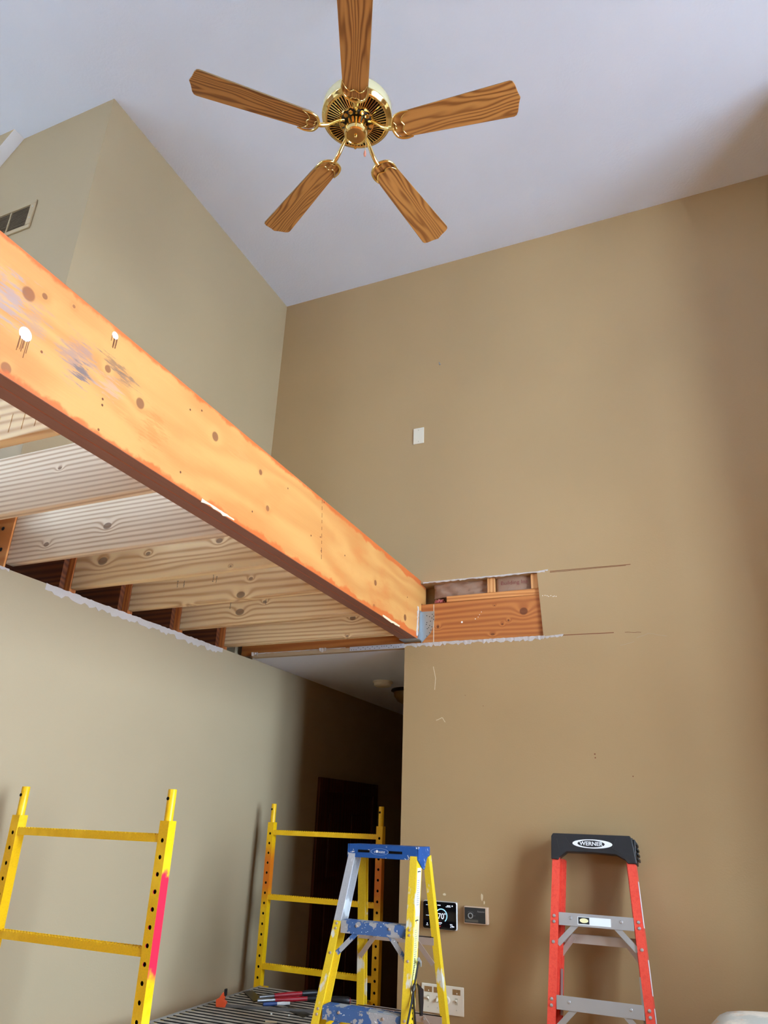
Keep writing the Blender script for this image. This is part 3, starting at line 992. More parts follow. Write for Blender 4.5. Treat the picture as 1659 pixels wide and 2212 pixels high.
for (a, b) in ((-.002, X1 - fr - .012), (-.18, -.012), (X0 + fr, -.19)):
    me = None
    for i in range(13):
        z = Z0 + fr + .004 + i * .0112
        if me is None:
            mb = MB(); mb.add([(a, -.008, -.0015), (b, -.008, -.0015), (b, -.002, .006), (a, -.002, .006), (a, -.0074, -.0022), (b, -.0074, -.0022), (b, -.0014, .0053), (a, -.0014, .0053)],
                              [(0, 1, 2, 3), (7, 6, 5, 4), (0, 4, 5, 1), (1, 5, 6, 2), (2, 6, 7, 3), (3, 7, 4, 0)])
            s_ = mb.build('louvre', 'wall_mid', parent=vt); me = s_.data
        else:
            s_ = bpy.data.objects.new('louvre', me); COL.objects.link(s_); s_.parent = vt
        s_.location = (0, 0, z)
for z in (-.03, .05):
    MB().lathe([(.003, 0), (.003, -.002)], 8, (X1 - .014, -.010, z), 1).build('screw', 'alu', parent=vt)

# blank cover plate and hook on the back wall
a, b = on_y(894.9, 927, YB), on_y(914.9, 957.5, YB)
bp = thing('blank_cover_plate', 'almond blank wall plate with two screws high on the back wall', 'wall plate', ((a.x + b.x) / 2, YB, (a.z + b.z) / 2))
MB().box(-.036, .036, -.006, 0, -.057, .057).build('plate', 'almond', parent=bp, bevel=.004)
for z in (-.041, .041):
    MB().lathe([(.0035, 0), (.003, -.0015)], 10, (0, -.006, z), 1).build('screw', 'almond_dark', parent=bp)
p = on_y(951, 790, YB)
hk = tag(MB().tube([(p.x, YB, p.z + .012), (p.x + .002, YB - .014, p.z + .006), (p.x + .006, YB - .026, p.z - .010), (p.x + .006, YB - .032, p.z - .010), (p.x + .004, YB - .034, p.z + .004)], .0035, 8)
         .build('picture_hook', 'hook', smooth=True), 'small steel hook screwed into the upper back wall', 'hook')

# smart thermostat
tl, br = on_y(914, 1943, YB), on_y(993, 2011, YB)
tc = ((tl.x + br.x) / 2, YB, (tl.z + br.z) / 2)
th = thing('smart_thermostat', 'black touch-screen thermostat showing 70 degrees', 'thermostat', tc)
hw, hh = .0865, .0605
MB().box(-hw, hw, -.020, 0, -hh, hh).build('case', 'silver', parent=th, bevel=.008, seg=3)


def rrect(w, h, r, n=5):
    out = []
    for cx, cy, a0 in ((w - r, h - r, 0), (-w + r, h - r, 90), (-w + r, -h + r, 180), (w - r, -h + r, 270)):
        out += [(cx + r * math.cos(math.radians(a0 + 90 * i / n)), cy + r * math.sin(math.radians(a0 + 90 * i / n))) for i in range(n + 1)]
    return out


MB().prism(rrect(hw - .003, hh - .003, .009), -.0225, -.0195, 1).build('screen', 'screen', parent=th)
ys = -.0229
mb = MB(); NA = 40; v = []; f = []
ac = (.009, -.001)
for i in range(NA + 1):
    a = math.radians(-50 + 230 * i / NA)
    for r in (.0262, .0305):
        v.append((ac[0] + r * math.cos(a), ys, ac[1] + r * math.sin(a)))
for i in range(NA):
    f.append((2 * i, 2 * i + 1, 2 * i + 3, 2 * i + 2))
mb.add(v, f).build('dial_arc', 'ui_blue', parent=th)
lettering('70', .034, (.007, ys, -.004), 'ui_white', th, .95, 'digits')
lettering('°', .026, (.027, ys, .000), 'ui_white', th, 1, 'digits')
lettering('29', .014, (.060, ys, -.043), 'ui_white', th, 1, 'digits')
mb = MB()
for (x, z, ww, hh2) in ((-.003, .043, .016, .003), (.046, .043, .018, .003), (.044, .038, .026, .0016), (.064, .043, .005, .005), (-.062, .041, .016, .0012), (-.060, -.003, .018, .0015),
                        (.001, -.031, .022, .003), (.001, -.037, .012, .0015), (-.062, -.037, .004, .004), (-.062, -.044, .010, .0018), (.058, -.034, .012, .002), (.070, -.043, .007, .004)):
    mb.box(x - ww / 2, x + ww / 2, ys, ys + .0003, z - hh2 / 2, z + hh2 / 2)
mb.build('screen_marks', 'ui_white', parent=th)['kind'] = 'stuff'
mb = MB(); mb.box(-.006, .008, ys, ys + .0003, -.025, -.0242); mb.box(-.004, .006, ys, ys + .0003, -.048, -.043)
mb.build('screen_marks', 'ui_red', parent=th)['kind'] = 'stuff'

# older dial thermostat
tl, br = on_y(1005.5, 1957.5, YB), on_y(1057, 1996, YB)
ot = thing('dial_thermostat', 'small beige thermostat with black face and round dial', 'thermostat', ((tl.x + br.x) / 2, YB, (tl.z + br.z) / 2))
MB().box(-.058, .058, -.026, 0, -.036, .036).build('case', plain('beige_case', (206, 178, 150), .5), parent=ot, bevel=.003)
MB().box(-.054, .047, -.0272, -.0255, -.032, .032).build('face', 'darkface', parent=ot)
mb = MB()
for r0, r1, zz in ((.0085, .0125, -.031),):
    n = 24; v = []; f = []
    for i in range(n):
        a = 2 * PI * i / n
        for r, y in ((r0, -.0272), (r0, zz), (r1, zz), (r1, -.0272)):
            v.append((-.025 + r * math.cos(a), y, -.002 + r * math.sin(a)))
    for i in range(n):
        for j in range(4):
            f.append((i * 4 + j, i * 4 + (j + 1) % 4, ((i + 1) % n) * 4 + (j + 1) % 4, ((i + 1) % n) * 4 + j))
    mb.add(v, f)
mb.build('dial', 'dial', parent=ot, smooth=True)
mb = MB()
for i in range(8):
    a0, a1 = math.radians(40 + i * 12), math.radians(48 + i * 12)
    mb.bar((-.025 + .020 * math.cos(a0), -.0274, -.004 + .020 * math.sin(a0)), (-.025 + .020 * math.cos(a1), -.0274, -.004 + .020 * math.sin(a1)), .0014, .0006, (0, 1, 0))
mb.bar((-.008, -.0274, -.002), (-.001, -.0274, -.002), .001, .0006, (0, 1, 0))
mb.build('scale_marks', 'dial', parent=ot)
lettering('Robertshaw' if False else 'Autumn', .011, (.026, -.0275, .017), 'dial', ot, 1.0)
MB().box(-.050, .012, -.0276, -.027, -.028, -.018).build('reading_strip', plain('strip_olive', (84, 80, 70), .5), parent=ot)

# switch plate
tl, br = on_y(911.2, 2122.1, YB), on_y(1002.8, 2196.9, YB)
swp = thing('switch_plate', 'four gang almond switch plate with three toggles and a dimmer knob', 'switch', ((tl.x + br.x) / 2, YB, (tl.z + br.z) / 2))
MB().box(-.104, .104, -.006, 0, -.057, .057).build('plate', 'almond', parent=swp, bevel=.004)
for i, x in enumerate((-.069, -.023, .069)):
    MB().box(x - .006, x + .006, -.0072, -.0055, -.014, .012).build('toggle_slot', 'almond_dark', parent=swp)
    up = 1 if i != 1 else -1
    mb = MB(); mb.add([(x - .004, -.007, -.006), (x + .004, -.007, -.006), (x + .004, -.007, .006), (x - .004, -.007, .006),
                       (x - .0035, -.022, -.003 + up * .006), (x + .0035, -.022, -.003 + up * .006), (x + .0035, -.021, .003 + up * .006), (x - .0035, -.021, .003 + up * .006)],
                      [(0, 1, 2, 3), (7, 6, 5, 4), (0, 4, 5, 1), (1, 5, 6, 2), (2, 6, 7, 3), (3, 7, 4, 0)])
    mb.build('toggle', 'almond', parent=swp, bevel=.001)
    MB().box(x - .019, x + .019, -.0066, -.006, .024, .046).build('label_tape', 'tape', parent=swp)
    MB().lathe([(.0028, 0), (.002, -.0012)], 10, (x + .002, -.0066, .030), 1).build('screw', 'almond', parent=swp)
    lettering('c', .009, (x, -.0066, -.034), 'darkface', swp)
MB().lathe([(.016, -.006), (.016, -.016), (.014, -.020), (.004, -.020)], 28, (.023, 0, 0), 1).build('dimmer_knob', 'almond', parent=swp, smooth=True)

# smoke detector and hall lamp
p = on_z(827, 1472, ZH)
MB().lathe([(.070, 0), (.070, -.010), (.062, -.014), (.060, -.030), (.050, -.036), (.02, -.038)], 32, (0, 0, 0)).build('smoke_detector', 'almond', loc=(0, 0, 0), smooth=True)
sd = COL.objects[-1]; sd.location = (p.x, p.y, ZH)
tag(sd, 'round almond smoke detector on the hall ceiling', 'smoke detector')
p = on_z(884, 1490, ZH)
lp = thing('hall_light', 'dark bronze bowl ceiling light in the hall, partly behind the wall corner', 'ceiling light', (p.x, p.y, ZH))
MB().lathe([(.13, 0), (.135, -.012), (.12, -.02), (.10, -.03)], 36).build('base', 'bronze', parent=lp, smooth=True)
MB().lathe([(.115, -.02), (.11, -.05), (.085, -.085), (.045, -.105), (.01, -.11)], 36).build('bowl', 'bulbglass', parent=lp, smooth=True)

# ---------------------------------------------------------------- scaffold
sf = thing('rolling_scaffold', 'yellow steel rolling scaffold with two ladder ends and a grey slotted deck', 'scaffold', (0, 0, 0))
PX = (-2.421, -1.729); PY = (2.147, 3.945); TS = .038; ZT = 1.812
HP = .0508


def post(px, py, mat, nm='post'):
    """square tube; real round holes down the camera-side face"""
    h = TS / 2; mb = MB(); r = .0072
    y0 = py - h
    zs = [ZT - .060 - HP * i for i in range(31)]
    v = []; f = []
    top = ZT
    def quad(a, b, c, d):
        o = len(mb.v); mb.add([a, b, c, d], [(0, 1, 2, 3)])
    prev = top
    for z in zs:
        a, b = z + HP / 2 * .9, z - HP / 2 * .9
        quad((px - h, y0, prev), (px + h, y0, prev), (px + h, y0, a), (px - h, y0, a))
        corners = [(px + h, a), (px - h, a), (px - h, b), (px + h, b)]
        n = 12
        circ = [(px + r * math.cos(2 * PI * k / n + PI / 4), z + r * math.sin(2 * PI * k / n + PI / 4)) for k in range(n)]
        o = len(mb.v)
        vv = [(x, y0, zz) for x, zz in corners] + [(x, y0, zz) for x, zz in circ] + [(x, y0 + .003, zz) for x, zz in circ]
        ff = []
        for s in range(4):
            ks = [(s * 3 + t) % n for t in range(4)]
            ff.append((s, (s + 1) % 4) + tuple(4 + k for k in reversed(ks)))
        for k in range(n):
            ff.append((4 + k, 4 + (k + 1) % n, 4 + n + (k + 1) % n, 4 + n + k))
        mb.add(vv, ff)
        prev = b
    quad((px - h, y0, prev), (px + h, y0, prev), (px + h, y0, .16), (px - h, y0, .16))
    mb.add([(px - h, y0, top), (px + h, y0, top), (px + h, py + h, top), (px - h, py + h, top), (px - h, y0, .16), (px + h, y0, .16), (px + h, py + h, .16), (px - h, py + h, .16)],
           [(0, 1, 2, 3), (1, 5, 6, 2), (2, 6, 7, 3), (3, 7, 4, 0), (4, 7, 6, 5)])
    o = mb.build(nm, ['yellow_paint', mat], parent=sf, fix=False)
    bm = bmesh.new(); bm.from_mesh(o.data); bmesh.ops.remove_doubles(bm, verts=bm.verts, dist=1e-5); bmesh.ops.recalc_face_normals(bm, faces=bm.faces); bm.to_mesh(o.data); bm.free()
    for p in o.data.polygons:
        if mat != 'yellow_red' or p.normal.x > .5:
            p.material_index = 1
    MB().box(px - h + .003, px + h - .003, y0 + .004, y0 + .006, .2, top - .01).build('hole_shade_strip', 'dark', parent=o)  # black strip behind the holes, painting the shade inside the hollow tube
    return o


for j, py in enumerate(PY):
    for i, px in enumerate(PX):
        mt = 'yellow_red' if (i, j) == (1, 0) else ('yellow_rust' if j == 1 else 'yellow_paint')
        post(px, py, mt)
        pn = MB().lathe([(.0148, ZT - .02), (.0148, ZT + .098), (.0135, ZT + .100), (.0125, ZT + .098), (.0125, ZT + .05)], 24, (px, py, 0)).build('coupling_pin', 'yellow_paint', parent=sf, smooth=True)
        MB().lathe([(.0058, 0), (.0058, -.0012)], 12, (px - .003, py - .0145, ZT + .070), 1).build('pin_hole', 'dark', parent=pn)
        # caster
        c = MB().lathe([(.062, -.018), (.065, -.012), (.065, .012), (.062, .018)], 28, (px, py, .065), 0).build('caster_wheel', 'rubber_slot_shade', parent=sf, smooth=True)
        MB().box(px - .026, px + .026, py - .02, py + .02, .135, .16).build('caster_fork', 'steel', parent=sf)
        for s in (-1, 1):
            MB().box(px + s * .022 - .003, px + s * .022 + .003, py - .015, py + .015, .05, .136).build('caster_cheek', 'steel', parent=sf)
    rh = .0115
    for zr in (1.757, 1.426, 1.093, .76, .43):
        mb = MB(); x0, x1 = PX[0] + TS / 2, PX[1] - TS / 2
        mb.box(x0, x1, py - .016, py + .016, zr - rh, zr + rh)
        n = 46
        for k in range(n):
            xx = x0 + .008 + (x1 - x0 - .016) * k / (n - 1)
            mb.prism([(xx - .0052, zr + rh), (xx + .0052, zr + rh), (xx + .003, zr + rh + .0034), (xx - .003, zr + rh + .0034)], py - .016, py - .008, 1)
            mb.prism([(xx - .0052, zr + rh), (xx + .0052, zr + rh), (xx + .003, zr + rh + .0034), (xx - .003, zr + rh + .0034)], py + .008, py + .016, 1)
        mb.build('rung', 'yellow_paint', parent=sf)
ZD_ = 1.005
for px in PX:
    xa = px + .0 if px < -2 else px
    MB().box(px + (.021 if px < -2 else -.051), px + (.051 if px < -2 else -.021), PY[0] - .02, PY[1] + .02, ZD_ - .055, ZD_ - .004).build('side_rail', 'yellow_paint', parent=sf)
deck = MB()
deck.box(PX[0] + .025, PX[1] - .025, PY[0] + .022, PY[1] - .022, ZD_ - .022, ZD_ - .018)
dk = deck.build('deck', 'dark', parent=sf)  # black sheet below the ribs gives the slots their shade by colour
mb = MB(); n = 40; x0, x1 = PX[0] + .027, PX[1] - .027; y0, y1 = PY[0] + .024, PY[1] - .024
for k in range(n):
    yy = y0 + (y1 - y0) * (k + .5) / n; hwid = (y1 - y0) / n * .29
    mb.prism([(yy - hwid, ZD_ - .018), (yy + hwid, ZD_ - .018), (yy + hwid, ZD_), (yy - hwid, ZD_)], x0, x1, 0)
o = mb.build('deck_ribs', ['deck', 'rubber_slot_shade'], parent=sf); o['kind'] = 'stuff'
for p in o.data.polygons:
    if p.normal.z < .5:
        p.material_index = 1  # rib sides blackened, slot shade put into the colour
mb = MB(); mb.box(x0 - .004, x0 + .006, y0, y1, ZD_ - .006, ZD_ + .003); mb.box(x1 - .006, x1 + .004, y0, y1, ZD_ - .006, ZD_ + .003)
mb.build('deck_edge', 'alu', parent=sf)

# ---------------------------------------------------------------- tools on the deck


def dk_pt(x, y, dz=0.0):
    return on_z(x, y, ZD_ + dz)


bc = thing('bar_clamp', 'orange jawed bar clamp with a long steel bar on the scaffold deck', 'clamp')
a, b = dk_pt(478, 2172, .0075), dk_pt(690, 2185, .0075)
MB().bar(a, b, .012, .006, (0, 0, 1)).build('bar', 'steel', parent=bc, bevel=.001)
d = (b - a).normalized()
mb = MB(); mb.prism([(-.015, 0), (.03, 0), (.035, .02), (.02, .03), (.03, .055), (.012, .06), (-.005, .035), (-.018, .03)], -.012, .012, 1)
o = mb.build('jaw', 'orange_tool', parent=bc, bevel=.003); o.location = (a.x - .01, a.y, ZD_ + .001); o.rotation_euler = (0, 0, .35)
mb = MB(); mb.box(.012, .024, -.010, .010, .045, .075)
o = mb.build('pad', 'black', parent=bc, bevel=.003); o.location = (a.x - .004, a.y, ZD_); o.rotation_euler = (0, 0, .35)


def grip_tool(name, label, pts, zs, r, mats, cat):
    t = thing(name, label, cat)
    P = [dk_pt(x, y, z) for (x, y), z in zip(pts, zs)]
    for i, (nm, mk, rr) in enumerate(mats):
        MB().tube([P[i], P[i].lerp(P[i + 1], .5), P[i + 1]], [rr * .85, rr, rr * .85], 12).build(nm, mk, parent=t, smooth=True)
    return t


grip_tool('red_pliers', 'red and black handled pliers lying on the scaffold deck', [(560, 2154), (592, 2151), (652, 2146), (684, 2144)], [.0145, .0145, .0145, .0145], .010,
          [('jaws', 'steel', .009), ('handle', 'red_tool', .0115), ('grip', 'black', .014)], 'pliers')
grip_tool('red_cutters', 'long red handled cutters with steel head beside the pliers', [(556, 2162), (594, 2160), (664, 2157), (690, 2157)], [.0145, .0145, .0145, .0145], .010,
          [('head', 'steel', .010), ('handle', 'red_tool', .011), ('grip', 'black', .013)], 'cutters')
grip_tool('blue_screwdriver', 'slim blue handled screwdriver with white end on the deck', [(568, 2169.5), (598, 2168), (626, 2167)], [.010, .010, .010], .008,
          [('handle', 'blue_tool', .009), ('cap', 'white', .008)], 'screwdriver')
t = thing('chunky_screwdriver', 'black and red chunky screwdriver handle seen behind the yellow ladder', 'screwdriver')
a, b = dk_pt(716, 2160, .0188), dk_pt(756, 2162, .0188)
MB().tube([a, a.lerp(b, .1), a.lerp(b, .9), b], [.014, .018, .018, .013], 14).build('handle', 'black', parent=t, smooth=True)
MB().tube([a - (b - a) * .02, a], .0145, 14).build('collar', 'red_tool', parent=t, smooth=True)
MB().tube([b, b + (b - a) * .02], .0135, 14).build('end_cap', 'red_tool', parent=t, smooth=True)
MB().tube([b + (b - a) * .02, b + (b - a) * .12], .004, 8).build('shaft', 'steel', parent=t, smooth=True)


def flat(name, label, pts, z, hgt, mat, cat, group=None):
    P = [dk_pt(x, y, z) for x, y in pts]
    mb = MB(); mb.prism([(p.x, p.y) for p in P], ZD_ + z, ZD_ + z + hgt, 2)
    return tag(mb.build(name, mat), label, cat, group)


flat('flat_pry_bar', 'flat dark metal pry bar lying at the far end of the deck', [(526, 2144), (545, 2141), (568, 2160), (548, 2165)], .0006, .004, 'strip', 'pry bar')
flat('steel_strap', 'flat dark steel strap lying under the bar clamp', [(606, 2176), (628, 2176), (672, 2192), (655, 2199)], .0006, .003, 'strip', 'strap')
flat('wood_chip', 'pale wood sliver on the deck near the bottom edge', [(573, 2206), (598, 2208), (598, 2210), (573, 2208)], .0006, .003, 'chip', 'wood chip')
for (x, y) in ((528, 2178), (586, 2191), (624, 2194), (620, 2178)):
    flat('plaster_crumb', 'tiny white plaster crumb on the scaffold deck', [(x - 2, y - 1), (x + 2, y - 1), (x + 2, y + 1), (x - 1, y + 1)], .0006, .003, 'white_dot', 'crumb', 'plaster crumbs on the deck')

# ---------------------------------------------------------------- yellow step ladder
YC = -1.413
yl = thing('yellow_step_ladder', 'open yellow fibreglass step ladder with paint-splashed blue top', 'ladder', (YC, 3.0, 0))
fy = lambda z: .26 - .30 * (1.735 - z)           # front rails, local y
ry = lambda z: .375 + .20 * (1.70 - z)           # rear rails
fw = lambda z: .166 + .07 * (1.68 - z)
rw = lambda z: .168 + .058 * (1.68 - z)


def chan(web, fl, t, side):
    """C channel, open towards the ladder centre; a along x (outwards), b along depth"""
    s = side
    return [(s * 0, -web / 2), (s * 0, web / 2), (-s * fl, web / 2), (-s * fl, web / 2 - t), (-s * t, web / 2 - t), (-s * t, -web / 2 + t), (-s * fl, -web / 2 + t), (-s * fl, -web / 2)]


for s, mt, zt in ((-1, 'grey_fg', 1.43), (1, 'yellow_fg', None)):
    z1, z0 = 1.70, 0.02
    if zt:
        MB().sweep((s * fw(zt), fy(zt) + .034, zt), (s * fw(z1), fy(z1) + .034, z1), chan(.068, .032, .004, s), (1, 0, 0)).build('front_rail_top', 'grey_fg', parent=yl)
        z1 = zt
    MB().sweep((s * fw(z0), fy(z0) + .034, z0), (s * fw(z1), fy(z1) + .034, z1), chan(.068, .032, .004, s), (1, 0, 0)).build('front_rail', 'yellow_fg', parent=yl)
    z1 = 1.70
    ro = .004 if s < 0 else .024
    MB().sweep((s * (rw(z0) + ro), ry(z0) + .0, z0), (s * (rw(z1) + ro * .5), ry(z1), z1), chan(.034, .036 if s < 0 else .028, .004, s), (1, 0, 0)).build('rear_rail', 'yellow_fg', parent=yl)
    MB().box(s * fw(0) - .035, s * fw(0) + .02, fy(0) - .01, fy(0) + .08, 0, .03).build('foot', 'rubber_slot_shade', parent=yl, bevel=.004)
    MB().box(s * rw(0) - .03, s * rw(0) + .03, ry(0) - .03, ry(0) + .025, 0, .03).build('foot', 'rubber_slot_shade', parent=yl, bevel=.004)
    MB().bar((s * (fw(.95) - .02), fy(.95) + .05, .95), (s * (rw(.95) - .02), ry(.95), .95), .02, .003, (0, 0, 1)).build('spreader', 'alu_tan', parent=yl)
for z in (1.44, 1.145, .85, .555, .26):
    y = fy(z) + .008; x = fw(z) - .0325
    mb = MB(); mb.box(-x, x, y - .004, y + .066, z - .004, z); mb.box(-x, x, y - .007, y - .003, z - .046, z); mb.box(-x, x, y + .062, y + .066, z - .03, z)
    for k in range(5):
        mb.box(-x, x, y + .004 + k * .012, y + .008 + k * .012, z, z + .002)
    st = mb.build('step', 'splash_step', parent=yl)
    for s in (-1, 1):
        MB().bar((s * (x - .075), y + .002, z - .040), (s * (x + .006), y - .020, z - .120), .020, .004, (1, 0, 0)).build('knee_brace', 'splash_step', parent=yl)
        for dz in (-.012, -.030, -.118):
            MB().lathe([(.006, 0), (.005, -.003), (.002, -.004)], 10, (s * (fw(z + dz) - .016), fy(z + dz) - .0005, z + dz), 1).build('rivet', 'alu_tan', parent=yl)
        MB().lathe([(.006, 0), (.005, -.003), (.002, -.004)], 10, (s * (x - .075), y - .007, z - .016), 1).build('rivet', 'alu_tan', parent=yl)
for z in (1.378, 1.08, .75, .42):
    y = ry(z) - .018; x = rw(z) - .004
    mb = MB(); mb.box(-x, x, y, y + .003, z - .032, z); mb.box(-x, x, y, y + .02, z - .003, z)
    mb.build('rear_bar', 'alu_tan', parent=yl)
    for s in (-1, 1):
        MB().bar((s * (x - .085), y - .003, z - .014), (s * (x - .006), y + .012, z - .105), .021, .003, (1, 0, 0)).build('rear_brace', 'alu_tan', parent=yl)
        MB().lathe([(.004, 0), (.003, -.003)], 8, (s * (x - .078), y - .005, z - .018), 1).build('rivet', 'dial', parent=yl)
# blue cap
cp = MB()
hx = .170
cp.prism([(-hx, 1.684), (-hx + .006, 1.738), (hx - .006, 1.738), (hx, 1.684)], .248, .252, 1)
cp.box(-hx + .005, hx - .005, .252, .392, 1.730, 1.738)
cp.prism([(-hx, 1.688), (-hx + .006, 1.738), (hx - .006, 1.738), (hx, 1.688)], .388, .392, 1)
for s in (-1, 1):
    cp.prism([(.248, 1.738), (.392, 1.738), (.392, 1.692), (.355, 1.690), (.325, 1.645), (.300, 1.652), (.248, 1.684)], s * hx - .003, s * hx + .003, 0)
cap = cp.build('top_cap', 'blue_cap', parent=yl, bevel=.003)
for (x0, x1) in ((-.118, -.062), (.032, .096)):
    MB().box(x0, x1, .2455, .2475, 1.706, 1.716).build('tool_slot', 'dark', parent=yl)
mb = MB(); n = 40; v = []; f = []
for i in range(n):
    a = 2 * PI * i / n
    for r in (1.0, .95):
        v.append((-.013 + .043 * r * math.cos(a), .2468, 1.711 + .0135 * r * math.sin(a)))
for i in range(n):
    f.append((2 * i, 2 * i + 1, (2 * i + 3) % (2 * n), (2 * i + 2) % (2 * n)))
lb = plain('faded_blue_white', (150, 176, 214), .6)
mb.add(v, f).build('logo_ring', lb, parent=yl)
lettering('c●ıxatız', .016, (-.013, .2466, 1.711), lb if False else 'sticker', yl, .95)
# stickers down the right front rail's outer side
for (za, zb, mk) in ((1.655, 1.50, 'sticker'), (1.475, 1.26, 'sticker')):
    mb = MB()
    for (z0, z1) in ((zb, za),):
        v = [(fw(z0) + .0008, fy(z0) + .012, z0), (fw(z0) + .0008, fy(z0) + .058, z0), (fw(z1) + .0008, fy(z1) + .058, z1), (fw(z1) + .0008, fy(z1) + .012, z1)]
        mb.add(v + [(x + .0004, y, z) for x, y, z in v], [(0, 1, 2, 3), (7, 6, 5, 4), (0, 4, 5, 1), (1, 5, 6, 2), (2, 6, 7, 3), (3, 7, 4, 0)])
    mb.build('warning_label', 'sticker' if za > 1.6 else plain('label_pale_yellow', (230, 236, 150), .5), parent=yl)
    mb = MB()
    z = za - .012
    mb.box(fw(z) + .001, fw(z) + .0016, fy(z) + .016, fy(z) + .05, z - .022, z)
    mb.build('label_print', 'darkface', parent=yl)
    mb = MB()
    mb.box(fw(z) + .0014, fw(z) + .0022, fy(z) + .023, fy(z) + .043, z - .018, z - .004)
    mb.build('label_print', 'sticker' if za > 1.6 else 'yellow_fg', parent=yl)
    mb = MB(); zz = z - .035
    while zz > zb + .012:
        mb.box(fw(zz) + .001, fw(zz) + .0020, fy(zz) + .020, fy(zz) + .020 + random.uniform(.012, .03), zz - .0022, zz); zz -= .0075
    mb.build('label_print', 'dial', parent=yl)
# black writing on the rail below the labels
zz = 1.225
mb = MB()
while zz > 1.10:
    y = fy(zz) + random.uniform(.026, .034)
    mb.box(fw(zz) + .0006, fw(zz) + .0012, y, y + random.uniform(.005, .012), zz - random.uniform(.006, .012), zz); zz -= .017
mb.build('rail_print', 'black', parent=yl)

# strap hooked on the right front rail
bs = thing('bungee_strap', 'black bungee strap with grey hook hanging on the yellow ladder rail', 'strap', (YC, 3.0, 0))
hx0 = lambda z: fw(z) + .006
S = lambda x, y: on_x(x, y, YC + fw(1.2) + .012) - Vector((YC, 3.0, 0))
P = [S(904, 2076), S(900, 2100), S(895, 2130), S(893, 2140), S(888, 2172), S(880, 2212), S(872, 2260)]
MB().tube(P, .0042, 8).build('cord', 'black', parent=bs, smooth=True)
MB().tube([P[3], S(894, 2172), S(897, 2212), S(899, 2260)], .0045, 8).build('cord', 'black', parent=bs, smooth=True)
MB().tube([P[0], S(904, 2072), S(908, 2078), S(909, 2088)], [.005, .007, .006, .003], 10).build('hook', 'dial', parent=bs, smooth=True)
MB().tube([S(896, 2126), S(893, 2136), S(892, 2142)], [.006, .009, .006], 10).build('clasp', 'strip', parent=bs, smooth=True)
q = [S(897, 2124), S(910, 2137), S(910, 2165), S(908, 2194), S(904, 2194), S(902, 2160), S(901, 2136)]
mb = MB(); v = [p + Vector((.004, 0, 0)) for p in q] + [p + Vector((.010, 0, 0)) for p in q]; n = len(q)
mb.add(v, [tuple(range(n))[::-1], tuple(range(n, 2 * n))] + [(i, (i + 1) % n, n + (i + 1) % n, n + i) for i in range(n)])
mb.build('handle', 'black', parent=bs)

# ---------------------------------------------------------------- red ladder leaning on the wall
TILT = math.atan(.2)
ct = math.cos(TILT)
rl = thing('red_step_ladder', 'folded red fibreglass step ladder with black top leaning on the wall', 'ladder', (-.553, 3.258, 0.0), (-TILT, 0, 0))
L = lambda z: z / ct
hw_ = lambda z: .178 + .055 * (1.70 - z)
for s in (-1, 1):
    MB().sweep((s * hw_(.03), .033, L(.03)), (s * hw_(1.72), .033, L(1.72)), chan(.066, .034, .004, s), (1, 0, 0)).build('front_rail', 'red_fg', parent=rl)
    MB().sweep((s * (hw_(.06) - .004), .085, L(.06)), (s * (hw_(1.72) - .004), .085, L(1.72)), chan(.03, .040, .004, s), (1, 0, 0)).build('rear_rail', 'red_fg', parent=rl)
    MB().box(s * hw_(0) - .03, s * hw_(0) + .03, -.01, .07, .012, .05).build('foot', 'rubber_slot_shade', parent=rl, bevel=.004)
for z in (1.50, 1.204, .905, .607, .31):
    x = hw_(z) - .0345; zl = L(z)
    mb = MB(); mb.box(-x, x, .002, .066, zl - .004, zl); mb.box(-x, x, .001, .004, zl - .047, zl); mb.box(-x, x, .062, .066, zl - .03, zl)
    for k in range(5):
        mb.box(-x, x, .006 + k * .012, .010 + k * .012, zl, zl + .002)
    mb.build('step', 'alu', parent=rl)
    for s in (-1, 1):
        MB().bar((s * (x - .072), .008, zl - .040), (s * (x + .008), .010, zl - .118), .022, .004, (1, 0, 0)).build('knee_brace', 'alu', parent=rl)
        for dz in (-.014, -.036, -.112):
            MB().lathe([(.0068, 0), (.0058, -.003), (.002, -.0042)], 12, (s * (hw_(z + dz) - .016), -.0005, zl + dz), 1).build('rivet', 'alu', parent=rl, smooth=True)
        MB().lathe([(.0068, 0), (.0058, -.003), (.002, -.0042)], 12, (s * (x - .05), .001, zl - .018), 1).build('rivet', 'alu', parent=rl, smooth=True)
for z in (1.433, 1.10, .77, .44):
    x = hw_(z) - .012; zl = L(z)
    mb = MB(); mb.box(-x, x, .074, .078, zl - .036, zl); mb.box(-x, x, .074, .098, zl - .003, zl)
    mb.build('rear_bar', 'alu_tan', parent=rl)
    for s in (-1, 1):
        MB().bar((s * (x - .075), .072, zl - .012), (s * (x - .004), .074, zl - .10), .022, .003, (1, 0, 0)).build('rear_brace', 'alu_tan', parent=rl)
for s in (-1, 1):
    MB().bar((s * (hw_(1.25) - .045), .062, L(1.30)), (s * (hw_(1.15) - .045), .062, L(1.14)), .009, .004, (1, 0, 0)).build('spreader', 'alu', parent=rl)
